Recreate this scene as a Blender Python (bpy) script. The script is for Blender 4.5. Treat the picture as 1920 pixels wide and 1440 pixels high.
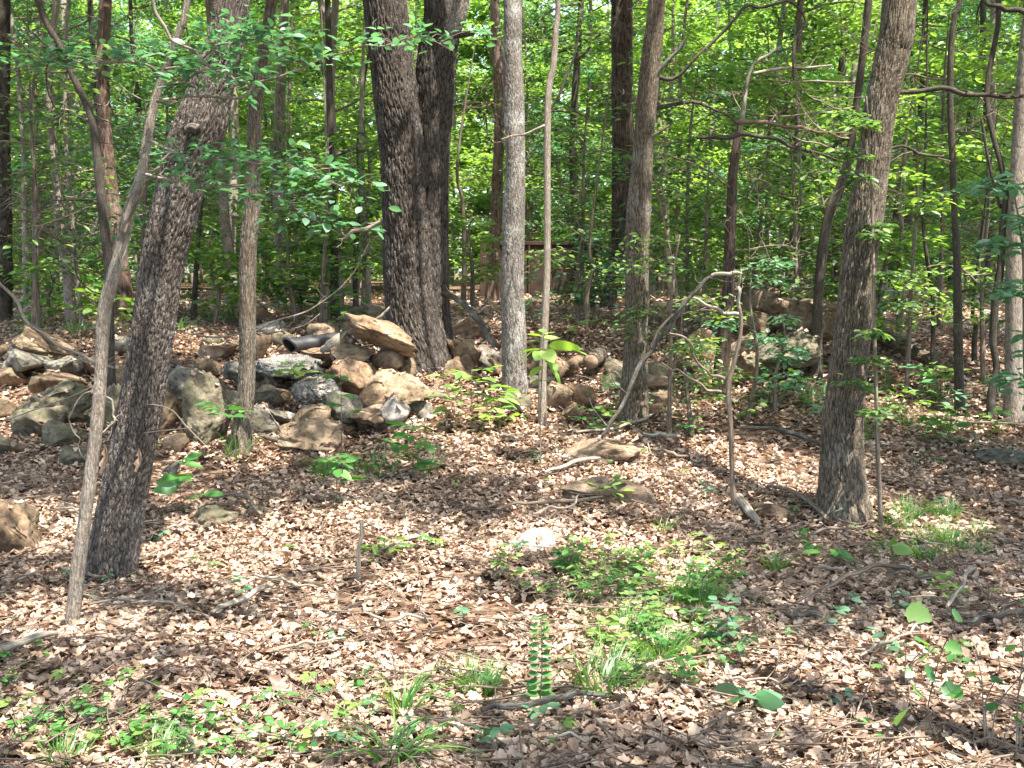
import bpy, bmesh, math, random
import numpy as np
from mathutils import Vector

for o in list(bpy.data.objects):
    bpy.data.objects.remove(o)
sc = bpy.context.scene
col = sc.collection
rng = np.random.default_rng(11)
random.seed(11)
rad = math.radians

# ------------------------------------------------------------------ camera, sky, sun, exposure
CAM = np.array([0.0, 0.0, 1.6])
FPX = 2000.0                      # focal length in photograph pixels (1920 wide)
PITCH = math.atan(200 / FPX)
cd = bpy.data.cameras.new("camera")
cam = bpy.data.objects.new("camera", cd)
col.objects.link(cam)
cam.location = CAM
cam.rotation_euler = (math.pi / 2 - PITCH, 0, 0)
cd.sensor_width = 36
cd.lens = 36 * FPX / 1920
cd.clip_start = 0.05
cd.clip_end = 600
sc.camera = cam

S = np.array([0.26, -0.30, 0.92]); S /= np.linalg.norm(S)      # direction towards the sun
SUN_EL = math.asin(S[2])
world = bpy.data.worlds.new("World"); sc.world = world; world.use_nodes = True
wn = world.node_tree; wn.nodes.clear()
sky = wn.nodes.new("ShaderNodeTexSky"); sky.sky_type = 'NISHITA'; sky.sun_disc = False
sky.ozone_density = .4; sky.dust_density = 2.0
sky.sun_elevation = SUN_EL; sky.sun_rotation = math.atan2(S[0], S[1])
bg = wn.nodes.new("ShaderNodeBackground"); bg.inputs[1].default_value = 0.15
wo = wn.nodes.new("ShaderNodeOutputWorld")
wn.links.new(sky.outputs[0], bg.inputs[0]); wn.links.new(bg.outputs[0], wo.inputs[0])
sl = bpy.data.lights.new("sun", 'SUN'); sl.energy = 3.6; sl.angle = rad(0.53); sl.color = (1, .95, .86)
sun = bpy.data.objects.new("sun", sl); col.objects.link(sun)
sun.location = (0, 0, 30)
sun.rotation_euler = Vector(-S).to_track_quat('-Z', 'Y').to_euler()
vs = sc.view_settings
vs.view_transform = 'Standard'; vs.look = 'None'; vs.gamma = 1; vs.use_curve_mapping = False
vs.exposure = 2.4
cy = sc.cycles
cy.max_bounces = 5; cy.diffuse_bounces = 3; cy.transmission_bounces = 4; cy.glossy_bounces = 2
cy.sample_clamp_indirect = 6
cy.use_denoising = True
try:
    cy.denoiser = 'OPENIMAGEDENOISE'; cy.denoising_input_passes = 'RGB_ALBEDO_NORMAL'; cy.denoising_prefilter = 'ACCURATE'
except Exception:
    pass

# ------------------------------------------------------------------ geometry helpers
CP, SP = math.cos(PITCH), math.sin(PITCH)
def ray(px, py):
    xc, yc = (px - 960) / FPX, -(py - 720) / FPX
    return np.array([xc, CP + yc * SP, -SP + yc * CP])
def at(px, py, Y):
    d = ray(px, py)
    return CAM + d * (Y / d[1])
def mpp(py, Y):
    return Y / ray(960, py)[1] / FPX

PY = [-40, 2, 4, 6, 7.5, 9, 10, 11, 13, 16, 25, 45, 80, 300]
PZ = [-.3, -.02, 0, .05, .2, .5, .75, 1.0, 1.15, 1.2, 1.25, 1.35, 1.5, 3.0]
def gz(x, y):
    x = np.asarray(x, float); y = np.asarray(y, float)
    z = np.interp(y, PY, PZ)
    z = z + .16 * np.exp(-((x + 1.45) / .7) ** 2 - ((y - 10.0) / .6) ** 2)
    z = z + .22 * np.exp(-((x + 4.0) / .9) ** 2 - ((y - 10.2) / .7) ** 2)
    for bx_, by_, br_, bh_ in ((-2.13, 5.62, .3, .06), (2.1, 6.75, .38, .07), (-.82, 9.9, .5, .03), (.03, 9.35, .3, .05), (.98, 8.7, .32, .06), (-2.0, 7.95, .25, .05), (4.05, 8.6, .25, .04)):
        z = z + bh_ * np.exp(-((x - bx_) ** 2 + (y - by_) ** 2) / br_ ** 2)
    z = z + .03 * np.sin(x * 1.3 + 1) * np.sin(y * 1.1) + .015 * np.sin(x * 3.1) * np.sin(y * 2.7 + 2) + .008 * np.sin(x * 7.3 + y) * np.sin(y * 6.1 + 2)
    return z
def ground_at(px, py):
    d = ray(px, py); t = 2.0
    while t < 120:
        p = CAM + d * t
        if p[2] < gz(p[0], p[1]):
            break
        t += .02
    return p

def mesh(name, V, Fs, mat=None, smooth=True, attrs=None):
    V = np.asarray(V, np.float32)
    if not isinstance(Fs, (list, tuple)):
        Fs = [Fs]
    Fs = [np.asarray(f, np.int32) for f in Fs if len(f)]
    me = bpy.data.meshes.new(name)
    me.vertices.add(len(V)); me.vertices.foreach_set('co', V.ravel())
    loops = np.concatenate([f.ravel() for f in Fs])
    sizes = np.concatenate([np.full(len(f), f.shape[1], np.int32) for f in Fs])
    starts = np.concatenate([[0], np.cumsum(sizes)[:-1]]).astype(np.int32)
    me.loops.add(len(loops)); me.loops.foreach_set('vertex_index', loops)
    me.polygons.add(len(sizes)); me.polygons.foreach_set('loop_start', starts)
    try:
        me.polygons.foreach_set('loop_total', sizes)
    except Exception:
        pass
    me.update(calc_edges=True)
    me.polygons.foreach_set('use_smooth', np.full(len(sizes), smooth))
    for k, v in (attrs or {}).items():
        v = np.asarray(v, np.float32)
        if v.ndim == 1:
            me.attributes.new(k, 'FLOAT', 'POINT').data.foreach_set('value', v)
        else:
            me.attributes.new(k, 'FLOAT_VECTOR', 'POINT').data.foreach_set('vector', v.ravel())
    if mat:
        me.materials.append(mat)
    return me
def link(name, me, parent=None, loc=None):
    o = bpy.data.objects.new(name, me); col.objects.link(o)
    if parent is not None:
        o.parent = parent
    if loc is not None:
        o.location = loc
    return o
def tag(o, label, cat, group=None):
    o['label'] = label; o['category'] = cat
    if group:
        o['group'] = group
    return o
def thing(name, label, cat, loc, group=None, rz=0):
    o = bpy.data.objects.new(name, None); col.objects.link(o)
    o.location = loc; o.rotation_euler = (0, 0, rz); o.empty_display_size = .1
    return tag(o, label, cat, group)
def copy_tree(o, parent=None):
    c = o.copy(); col.objects.link(c)
    if parent is not None:
        c.parent = parent
    for ch in list(o.children):
        copy_tree(ch, c)
    return c
def nrmz(a):
    return a / np.maximum(np.linalg.norm(a, axis=-1, keepdims=True), 1e-9)

def spline(P, n, cut=None):
    """Catmull-Rom through the rows of P, n samples."""
    P = np.asarray(P, float); k = len(P)
    if k == 2:
        t = np.linspace(0, 1, n)[:, None]; return P[0] * (1 - t) + P[1] * t
    Q = np.vstack([2 * P[0] - P[1], P, 2 * P[-1] - P[-2]])
    seg = np.linalg.norm(np.diff(P[:, :3], axis=0), axis=1); cum = np.concatenate([[0], np.cumsum(seg)])
    s = np.linspace(0, cum[-1], n) if cut is None else np.concatenate([np.linspace(0, cum[cut], n), np.linspace(cum[cut], cum[-1], 16)[1:]])
    i = np.clip(np.searchsorted(cum, s, 'right') - 1, 0, k - 2)
    t = ((s - cum[i]) / np.maximum(seg[i], 1e-9))[:, None]
    p0, p1, p2, p3 = Q[i], Q[i + 1], Q[i + 2], Q[i + 3]
    return .5 * (2 * p1 + (p2 - p0) * t + (2 * p0 - 5 * p1 + 4 * p2 - p3) * t ** 2 + (3 * p1 - p0 - 3 * p2 + p3) * t ** 3)

def cells(u, v, nu, seed):
    """cellular F2-F1 on a grid, periodic in u with nu cells"""
    iu, iv = np.floor(u), np.floor(v)
    f1 = np.full(u.shape, 9.); f2 = np.full(u.shape, 9.)
    for du in (-1, 0, 1):
        for dv in (-1, 0, 1):
            cu, cv = iu + du, iv + dv
            h = (np.mod(cu, nu) * 127.1 + cv * 311.7 + seed * 74.7)
            jx = np.mod(np.sin(h) * 43758.5453, 1); jy = np.mod(np.sin(h + 3.3) * 24634.634, 1)
            d = np.hypot(cu + jx - u, cv + jy - v)
            f2 = np.where(d < f1, f1, np.minimum(f2, d)); f1 = np.minimum(f1, d)
    return np.clip((f2 - f1), 0, 1)

def tube(path, seg=8, rings=None, bark=None, flare=0, lump=0., seed=0, cap=True, kink=0., cut=None):
    """path rows x,y,z,r -> V, F, attrs. bark=(cell width, cell height, depth)"""
    P = spline(path, rings or max(2, len(path)), cut)
    C, Rr = P[:, :3], np.maximum(P[:, 3], 1e-4)
    if kink:
        gk = np.random.default_rng(seed * 7 + len(P)); m_ = max(4, len(P) // 4)
        off = gk.normal(0, kink, (m_, 3)); off[0] = 0; off[-1] = 0
        tt_ = np.linspace(0, m_ - 1, len(P)); C = C + np.stack([np.interp(tt_, np.arange(m_), off[:, i]) for i in range(3)], 1)
    n = len(C)
    T = nrmz(np.gradient(C, axis=0))
    ref = np.array([0, 1., 0]) if abs(T[0][1]) < .8 else np.array([1., 0, 0])
    A = nrmz(np.cross(T, ref)); B = np.cross(A, T)   # A to the side, B roughly ref
    th = np.linspace(0, 2 * math.pi, seg, endpoint=False)
    s = np.concatenate([[0], np.cumsum(np.linalg.norm(np.diff(C, axis=0), axis=1))])
    TH, SS = np.meshgrid(th, s)
    RR = np.repeat(Rr[:, None], seg, 1)
    if flare:
        f = np.exp(-s / .16)[:, None]
        RR = RR * (1 + f * flare * (.55 + .45 * np.sin(TH * 5 + seed) * np.sin(TH * 3 + seed * 2.1)))
    if lump:
        RR = RR * (1 + lump * (np.sin(TH * 2 + SS * 3.1 + seed) * .5 + np.sin(TH * 3 - SS * 5.3 + seed * 2) * .35 + np.sin(SS * 9 + TH + seed) * .3))
    fur = np.ones_like(RR)
    Rm = float(np.median(Rr))
    if bark:
        cw, ch, dp = bark
        nu = max(8, int(round(2 * math.pi * Rm / cw)))
        wob = .35 * np.sin(SS * 9 + 2 * np.sin(TH * 3 + seed)) + .22 * np.sin(SS * 31 + 5 * np.sin(TH * 5)) + .12 * np.sin(SS * 67 + TH * 11)
        c = cells(TH / (2 * math.pi) * nu + wob, SS / ch * (1 + .06 * np.sin(TH * 4 + seed)) + .6 * np.sin(TH * 7 + seed) + .5 * np.sin(TH * 23 + SS * 3), nu, seed)
        fur = np.clip(c * 3.0, 0, 1)
        RR = RR + dp * (fur - .6)
    V = C[:, None, :] + RR[..., None] * (np.cos(TH)[..., None] * A[:, None, :] + np.sin(TH)[..., None] * B[:, None, :])
    V = V.reshape(-1, 3)
    i = np.arange(n - 1)[:, None] * seg; j = np.arange(seg)[None, :]; j2 = (j + 1) % seg
    F = np.stack([i + j, i + j2, i + seg + j2, i + seg + j], -1).reshape(-1, 4)
    bc = np.stack([np.cos(TH) * Rm, np.sin(TH) * Rm, SS + seed * 3.7], -1).reshape(-1, 3)
    Fs = [F]
    if cap:
        V = np.vstack([V, C[0], C[-1]]); bc = np.vstack([bc, [0, 0, 0], [0, 0, s[-1]]])
        k = np.arange(seg)
        Fs.append(np.stack([np.full(seg, n * seg), (k + 1) % seg, k], 1))
        Fs.append(np.stack([np.full(seg, n * seg + 1), (n - 1) * seg + k, (n - 1) * seg + (k + 1) % seg], 1))
    fur = np.concatenate([fur.ravel(), [1, 1]]) if cap else fur.ravel()
    return V, Fs, {'bc': bc, 'furrow': fur}

class Bag:
    """joins tubes / sheets that make up one part"""
    def __init__(s): s.V = []; s.F = {}; s.A = {}; s.n = 0
    def add(s, V, Fs, A=None):
        if not isinstance(Fs, (list, tuple)): Fs = [Fs]
        for f in Fs:
            f = np.asarray(f)
            if len(f): s.F.setdefault(f.shape[1], []).append(f + s.n)
        s.V.append(np.asarray(V)); s.n += len(V)
        for k, v in (A or {}).items(): s.A.setdefault(k, []).append(np.asarray(v))
    def mesh(s, name, mat, origin=(0, 0, 0), smooth=True):
        V = np.concatenate(s.V) - np.asarray(origin)
        return mesh(name, V, [np.concatenate(f) for f in s.F.values()], mat, smooth, {k: np.concatenate(v) for k, v in s.A.items()})

# leaf templates: (along, across, up) and triangles
def tmpl_diamond():
    return np.array([[0, 0, 0], [.42, .5, .07], [1, 0, -.04], [.42, -.5, .07]]), np.array([[0, 2, 1], [0, 3, 2]])
def tmpl_oval():
    v = [[0, 0, 0], [.36, 0, .0], [.7, 0, -.01], [1, 0, -.07],
         [.16, .3, .04], [.42, .5, .07], [.72, .4, .04], [.16, -.3, .04], [.42, -.5, .07], [.72, -.4, .04]]
    f = [[0, 1, 4], [4, 1, 5], [5, 1, 2], [5, 2, 6], [6, 2, 3], [0, 7, 1], [7, 8, 1], [8, 2, 1], [8, 9, 2], [9, 3, 2]]
    return np.array(v), np.array(f)
def tmpl_oak():
    v = [[0, 0, 0], [.3, 0, -.02], [.6, 0, -.02], [1, 0, .06],
         [.13, .13, .02], [.3, .36, .07], [.42, .25, .03], [.62, .5, .12], [.76, .32, .07], [.9, .26, .1],
         [.13, -.13, .02], [.3, -.36, .07], [.42, -.25, .03], [.62, -.5, .12], [.76, -.32, .07], [.9, -.26, .1]]
    f = [[0, 1, 4], [4, 1, 5], [5, 1, 6], [1, 2, 6], [6, 2, 7], [7, 2, 8], [8, 2, 3], [8, 3, 9],
         [0, 10, 1], [10, 11, 1], [11, 12, 1], [1, 12, 2], [12, 13, 2], [13, 14, 2], [14, 3, 2], [14, 15, 3]]
    return np.array(v), np.array(f)
def tmpl_oak_lo():
    v = [[0, 0, 0], [.5, 0, -.04], [1, 0, .05], [.22, .3, .05], [.42, .2, .02], [.72, .5, .13], [.22, -.3, .05], [.42, -.2, .02], [.72, -.5, .13]]
    f = [[0, 1, 3], [3, 1, 4], [4, 1, 5], [5, 1, 2], [0, 6, 1], [6, 7, 1], [7, 8, 1], [8, 2, 1]]
    return np.array(v), np.array(f)
def tmpl_outline(f, n=9):
    u = np.linspace(0, 1, n); mid = np.stack([u, 0 * u, -.08 * u ** 2], 1)
    hw = np.array([f(x) for x in u[1:-1]]); up = np.stack([u[1:-1], hw, .1 * hw - .08 * u[1:-1] ** 2], 1); dn = up * [1, -1, 1]
    v = np.vstack([mid, up, dn]); m = n; k = n - 2; fc = []
    for i in range(k - 1):
        fc += [[i + 1, i + 2, m + i + 1], [i + 1, m + i + 1, m + i], [i + 1, m + k + i, m + k + i + 1], [i + 1, m + k + i + 1, i + 2]]
    fc += [[0, 1, m], [0, m + k, 1], [n - 2, n - 1, m + k - 1], [n - 2, m + 2 * k - 1, n - 1]]
    return v, np.array(fc)
FINE = tmpl_outline(lambda x: .5 * math.sin(math.pi * x ** .8) ** .75)
BROAD = tmpl_outline(lambda x: .5 * (math.sin(math.pi * min(1, x ** .55)) ** .6) * (1 + .22 * math.cos(x * 19)), 13)
DIAMOND, OVAL, OAK, OAKLO = tmpl_diamond(), tmpl_oval(), tmpl_oak(), tmpl_oak_lo()

def leaves(P, D, N, L, W, T, curl=None, rnd=None):
    tv, tf = T
    n = len(P); k = len(tv)
    D = nrmz(D); Sd = nrmz(np.cross(N, D)); N = np.cross(D, Sd)
    L = np.broadcast_to(np.asarray(L, float), n)[:, None, None]; W = np.broadcast_to(np.asarray(W, float), n)[:, None, None]
    w = np.repeat(tv[None, :, 2], n, 0)
    if curl is not None:
        c1, c2 = curl
        w = w * c1[:, None] + c2[:, None] * (tv[None, :, 0] - .4) ** 2
    V = P[:, None, :] + D[:, None, :] * tv[None, :, 0:1] * L + Sd[:, None, :] * tv[None, :, 1:2] * W + N[:, None, :] * w[..., None] * L
    F = (tf[None] + (np.arange(n) * k)[:, None, None]).reshape(-1, 3)
    if rnd is None: rnd = rng.random(n)
    return V.reshape(-1, 3), F, {'rnd': np.repeat(rnd, k)}

def disc_leaves(C, r, n, L, T=DIAMOND, tilt=.35, zs=.25):
    """flat sprays of leaves round each centre C (m,3): n leaves each"""
    C = np.repeat(np.asarray(C, float), n, 0); m = len(C)
    a = rng.random(m) * 6.283; q = np.sqrt(rng.random(m)) * np.repeat(np.broadcast_to(r, m // n), n)
    off = np.stack([np.cos(a) * q, np.sin(a) * q, rng.normal(0, zs, m) * np.repeat(np.broadcast_to(r, m // n), n)], 1)
    off[:, 2] -= .25 * q * q / np.maximum(np.repeat(np.broadcast_to(r, m // n), n), .05)
    P = C + off
    b = a + rng.normal(0, .8, m)
    D = np.stack([np.cos(b), np.sin(b), rng.normal(-.15, .25, m)], 1)
    N = np.stack([rng.normal(0, tilt, m), rng.normal(0, tilt, m), np.ones(m)], 1)
    LL = L * rng.uniform(.6, 1.2, m)
    return leaves(P, D, N, LL, LL * rng.uniform(.45, .65, m), T)

# ------------------------------------------------------------------ materials
def newmat(name):
    m = bpy.data.materials.new(name); m.use_nodes = True
    nt = m.node_tree; nt.nodes.clear()
    return m, nt, nt.nodes.new, nt.links.new
def ramp(N, stops):
    r = N("ShaderNodeValToRGB"); e = r.color_ramp.elements
    while len(e) < len(stops): e.new(.5)
    for el, (p, c) in zip(e, stops):
        el.position = p; el.color = (*c, 1) if len(c) == 3 else c
    return r
def leaf_mat(name, stops, trans=.52, gloss=.05, tcol=(1.3, 1.35, .6), rough=.45, objrand=False):
    m, nt, N, Lk = newmat(name)
    out = N("ShaderNodeOutputMaterial")
    if objrand:
        a = N("ShaderNodeObjectInfo"); src = a.outputs['Random']
    else:
        a = N("ShaderNodeAttribute"); a.attribute_name = 'rnd'; src = a.outputs['Fac']
    r = ramp(N, stops); Lk(src, r.inputs[0])
    d = N("ShaderNodeBsdfDiffuse"); Lk(r.outputs[0], d.inputs[0])
    t = N("ShaderNodeBsdfTranslucent")
    mx = N("ShaderNodeMix"); mx.data_type = 'RGBA'; mx.blend_type = 'MULTIPLY'; mx.inputs[0].default_value = 1
    Lk(r.outputs[0], mx.inputs[6]); mx.inputs[7].default_value = (*tcol, 1)
    Lk(mx.outputs[2], t.inputs[0])
    ms = N("ShaderNodeMixShader"); ms.inputs[0].default_value = trans
    Lk(d.outputs[0], ms.inputs[1]); Lk(t.outputs[0], ms.inputs[2])
    g = N("ShaderNodeBsdfGlossy"); g.inputs['Roughness'].default_value = rough
    ms2 = N("ShaderNodeMixShader"); ms2.inputs[0].default_value = gloss
    Lk(ms.outputs[0], ms2.inputs[1]); Lk(g.outputs[0], ms2.inputs[2]); Lk(ms2.outputs[0], out.inputs[0])
    return m
def bark_mat(name, dark, light, lichen, lich_amt=.35, sc_=(62, 62, 24), bump=.008):
    m, nt, N, Lk = newmat(name)
    out = N("ShaderNodeOutputMaterial"); p = N("ShaderNodeBsdfPrincipled"); p.inputs['Roughness'].default_value = .9
    p.inputs['Specular IOR Level'].default_value = .15
    a = N("ShaderNodeAttribute"); a.attribute_name = 'bc'
    f = N("ShaderNodeAttribute"); f.attribute_name = 'furrow'
    mp = N("ShaderNodeMapping"); mp.inputs['Scale'].default_value = sc_; Lk(a.outputs['Vector'], mp.inputs[0])
    nz = N("ShaderNodeTexNoise"); nz.inputs['Scale'].default_value = 1.3; nz.inputs['Detail'].default_value = 4; Lk(mp.outputs[0], nz.inputs[0])
    ad = N("ShaderNodeVectorMath"); ad.operation = 'ADD'; Lk(mp.outputs[0], ad.inputs[0])
    scl = N("ShaderNodeVectorMath"); scl.operation = 'SCALE'; scl.inputs['Scale'].default_value = .7; Lk(nz.outputs['Color'], scl.inputs[0]); Lk(scl.outputs[0], ad.inputs[1])
    v = N("ShaderNodeTexVoronoi"); v.feature = 'DISTANCE_TO_EDGE'; v.inputs['Scale'].default_value = 1; Lk(ad.outputs[0], v.inputs[0])
    rv = ramp(N, [(0, (.45, .45, .45)), (.1, (.8, .8, .8)), (.25, (1, 1, 1))]); Lk(v.outputs[0], rv.inputs[0])
    mp2 = N("ShaderNodeMapping"); mp2.inputs['Scale'].default_value = (sc_[0] * .9, sc_[1] * .9, sc_[2] * .28); Lk(a.outputs['Vector'], mp2.inputs[0])
    rn = N("ShaderNodeTexNoise"); rn.inputs['Scale'].default_value = 1; rn.inputs['Detail'].default_value = 3; rn.inputs['Distortion'].default_value = .35; Lk(mp2.outputs[0], rn.inputs[0])
    sb = N("ShaderNodeMath"); sb.operation = 'SUBTRACT'; sb.inputs[1].default_value = .5; Lk(rn.outputs[0], sb.inputs[0])
    ab = N("ShaderNodeMath"); ab.operation = 'ABSOLUTE'; Lk(sb.outputs[0], ab.inputs[0])
    rr = ramp(N, [(0, (.3, .3, .3)), (.04, (.6, .6, .6)), (.12, (1, 1, 1))]); Lk(ab.outputs[0], rr.inputs[0])
    r = N("ShaderNodeMath"); r.operation = 'MULTIPLY'; Lk(rr.outputs[0], r.inputs[0]); Lk(rv.outputs[0], r.inputs[1])
    mu = N("ShaderNodeMath"); mu.operation = 'MULTIPLY'; Lk(r.outputs[0], mu.inputs[0])
    fr = N("ShaderNodeMapRange"); fr.inputs[1].default_value = 0; fr.inputs[2].default_value = .6; fr.inputs[3].default_value = .03; fr.inputs[4].default_value = 1
    Lk(f.outputs['Fac'], fr.inputs[0]); Lk(fr.outputs[0], mu.inputs[1])
    nf = N("ShaderNodeTexNoise"); nf.inputs['Scale'].default_value = 5; nf.inputs['Detail'].default_value = 6; Lk(mp.outputs[0], nf.inputs[0])
    mu2 = N("ShaderNodeMath"); mu2.operation = 'MULTIPLY'; Lk(mu.outputs[0], mu2.inputs[0])
    mr = N("ShaderNodeMapRange"); mr.inputs[1].default_value = .3; mr.inputs[2].default_value = .7; mr.inputs[3].default_value = .45; mr.inputs[4].default_value = 1.1
    Lk(nf.outputs[0], mr.inputs[0]); Lk(mr.outputs[0], mu2.inputs[1])
    cr = ramp(N, [(0, dark), (1, light)]); Lk(mu2.outputs[0], cr.inputs[0])
    nl = N("ShaderNodeTexNoise"); nl.inputs['Scale'].default_value = 5.5; nl.inputs['Detail'].default_value = 5; Lk(a.outputs['Vector'], nl.inputs[0])
    lr = ramp(N, [(.5, (0, 0, 0)), (.68, (lich_amt,) * 3)]); Lk(nl.outputs[0], lr.inputs[0])
    lm = N("ShaderNodeMath"); lm.operation = 'MULTIPLY'; Lk(lr.outputs[0], lm.inputs[0]); Lk(mu.outputs[0], lm.inputs[1])
    mx = N("ShaderNodeMix"); mx.data_type = 'RGBA'; Lk(lm.outputs[0], mx.inputs[0]); Lk(cr.outputs[0], mx.inputs[6]); mx.inputs[7].default_value = (*lichen, 1)
    Lk(mx.outputs[2], p.inputs['Base Color'])
    b = N("ShaderNodeBump"); b.inputs['Strength'].default_value = 1; b.inputs['Distance'].default_value = bump; Lk(mu2.outputs[0], b.inputs['Height']); Lk(b.outputs[0], p.inputs['Normal'])
    Lk(p.outputs[0], out.inputs[0])
    return m
def rock_mat(name, c1, c2, c3, moss=.0, bump=.05, sc_=5, gravel=False):
    m, nt, N, Lk = newmat(name)
    out = N("ShaderNodeOutputMaterial"); p = N("ShaderNodeBsdfPrincipled"); p.inputs['Roughness'].default_value = .92
    p.inputs['Specular IOR Level'].default_value = .2
    tc = N("ShaderNodeTexCoord"); oi = N("ShaderNodeObjectInfo")
    ml = N("ShaderNodeMath"); ml.operation = 'MULTIPLY'; ml.inputs[1].default_value = 37; Lk(oi.outputs['Random'], ml.inputs[0])
    ad = N("ShaderNodeVectorMath"); ad.operation = 'ADD'; Lk(tc.outputs['Object'], ad.inputs[0]); Lk(ml.outputs[0], ad.inputs[1])
    n1 = N("ShaderNodeTexNoise"); n1.inputs['Scale'].default_value = sc_; n1.inputs['Detail'].default_value = 12; n1.inputs['Roughness'].default_value = .74; Lk(ad.outputs[0], n1.inputs[0])
    cr = ramp(N, [(.32, c1), (.5, c2), (.66, c3)]); Lk(n1.outputs[0], cr.inputs[0])
    n2 = N("ShaderNodeTexNoise"); n2.inputs['Scale'].default_value = 28; n2.inputs['Detail'].default_value = 6; Lk(ad.outputs[0], n2.inputs[0])
    sp = ramp(N, [(.33, (.4, .4, .4)), (.47, (.95, .95, .95)), (.66, (1.1, 1.1, 1.1))]); Lk(n2.outputs[0], sp.inputs[0])
    mx = N("ShaderNodeMix"); mx.data_type = 'RGBA'; mx.blend_type = 'MULTIPLY'; mx.inputs[0].default_value = .8; Lk(cr.outputs[0], mx.inputs[6]); Lk(sp.outputs[0], mx.inputs[7])
    n3 = N("ShaderNodeTexNoise"); n3.inputs['Scale'].default_value = 3.4; n3.inputs['Detail'].default_value = 7; n3.inputs['Roughness'].default_value = .7
    ad3 = N("ShaderNodeVectorMath"); ad3.operation = 'ADD'; ad3.inputs[1].default_value = (7, 3, 1); Lk(ad.outputs[0], ad3.inputs[0]); Lk(ad3.outputs[0], n3.inputs[0])
    mr = ramp(N, [(.5, (0, 0, 0)), (.62, (moss,) * 3)]); Lk(n3.outputs[0], mr.inputs[0])
    mx2 = N("ShaderNodeMix"); mx2.data_type = 'RGBA'; Lk(mr.outputs[0], mx2.inputs[0]); Lk(mx.outputs[2], mx2.inputs[6]); mx2.inputs[7].default_value = (.085, .095, .045, 1)
    cur, hgt = mx2.outputs[2], n1.outputs[0]
    b = N("ShaderNodeBump"); b.inputs['Distance'].default_value = bump; b.inputs['Strength'].default_value = .9
    if gravel:
        v = N("ShaderNodeTexVoronoi"); v.feature = 'F1'; v.inputs['Scale'].default_value = 42; Lk(ad.outputs[0], v.inputs[0])
        hs = N("ShaderNodeMix"); hs.data_type = 'RGBA'; hs.inputs[0].default_value = .4; Lk(cur, hs.inputs[6])
        sep = N("ShaderNodeSeparateColor"); Lk(v.outputs['Color'], sep.inputs[0])
        gr = ramp(N, [(0, (.06, .06, .055)), (.5, (.18, .17, .155)), (1, (.34, .32, .29))]); Lk(sep.outputs[0], gr.inputs[0]); Lk(gr.outputs[0], hs.inputs[7])
        cur = hs.outputs[2]
        inv = N("ShaderNodeMath"); inv.operation = 'SUBTRACT'; inv.inputs[0].default_value = 1; Lk(v.outputs['Distance'], inv.inputs[1]); hgt = inv.outputs[0]
    else:
        mm = N("ShaderNodeMath"); mm.operation = 'MULTIPLY_ADD'; mm.inputs[1].default_value = .35; Lk(n2.outputs[0], mm.inputs[0]); Lk(n1.outputs[0], mm.inputs[2]); hgt = mm.outputs[0]
    Lk(hgt, b.inputs['Height']); Lk(b.outputs[0], p.inputs['Normal'])
    Lk(cur, p.inputs['Base Color']); Lk(p.outputs[0], out.inputs[0])
    return m
def plain(name, c, rough=.7, c2=None, sc_=8, bump=0, spec=.3):
    m, nt, N, Lk = newmat(name)
    out = N("ShaderNodeOutputMaterial"); p = N("ShaderNodeBsdfPrincipled"); p.inputs['Roughness'].default_value = rough
    p.inputs['Specular IOR Level'].default_value = spec
    tc = N("ShaderNodeTexCoord")
    n = N("ShaderNodeTexNoise"); n.inputs['Scale'].default_value = sc_; n.inputs['Detail'].default_value = 7; Lk(tc.outputs['Object'], n.inputs[0])
    r = ramp(N, [(.35, c), (.65, c2 or c)]); Lk(n.outputs[0], r.inputs[0]); Lk(r.outputs[0], p.inputs['Base Color'])
    if bump:
        b = N("ShaderNodeBump"); b.inputs['Distance'].default_value = bump; Lk(n.outputs[0], b.inputs['Height']); Lk(b.outputs[0], p.inputs['Normal'])
    Lk(p.outputs[0], out.inputs[0])
    return m

M = {}
M['oak_bark'] = bark_mat('oak_bark', (.01, .008, .007), (.27, .22, .185), (.36, .34, .31), .35)
M['oak_bark_brown'] = bark_mat('oak_bark_brown', (.015, .012, .009), (.33, .26, .19), (.34, .33, .29), .4, (75, 75, 22))
M['black_oak_bark'] = bark_mat('black_oak_bark', (.007, .006, .005), (.165, .135, .113), (.27, .25, .23), .3, (48, 48, 15), .012)
M['grey_bark'] = bark_mat('grey_bark', (.028, .025, .022), (.42, .37, .32), (.6, .58, .54), .85, (70, 70, 40), .006)
M['pale_bark'] = bark_mat('pale_bark', (.08, .063, .05), (.46, .38, .3), (.46, .44, .38), .6, (110, 110, 50), .004)
M['dark_bark'] = bark_mat('dark_bark', (.018, .015, .012), (.13, .105, .082), (.2, .2, .16), .4, (90, 90, 30), .005)
M['dark_cedar'] = bark_mat('dark_cedar', (.016, .011, .009), (.19, .135, .105), (.3, .28, .24), .3, (75, 75, 5), .006)
M['cedar_bark'] = bark_mat('cedar_bark', (.04, .024, .018), (.33, .22, .17), (.4, .33, .28), .3, (75, 75, 5), .006)
M['dead_wood'] = bark_mat('dead_wood', (.1, .08, .06), (.42, .36, .29), (.5, .5, .46), .5, (70, 70, 6), .003)
M['twig'] = bark_mat('twig', (.05, .037, .028), (.29, .225, .17), (.3, .3, .26), .3, (70, 70, 9), .002)
M['pale_twig'] = bark_mat('pale_twig', (.09, .065, .05), (.38, .3, .23), (.4, .4, .36), .3, (70, 70, 9), .002)
M['lichen_wood'] = bark_mat('lichen_wood', (.03, .026, .022), (.15, .13, .108), (.33, .36, .32), .7, (60, 60, 20), .004)

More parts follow.
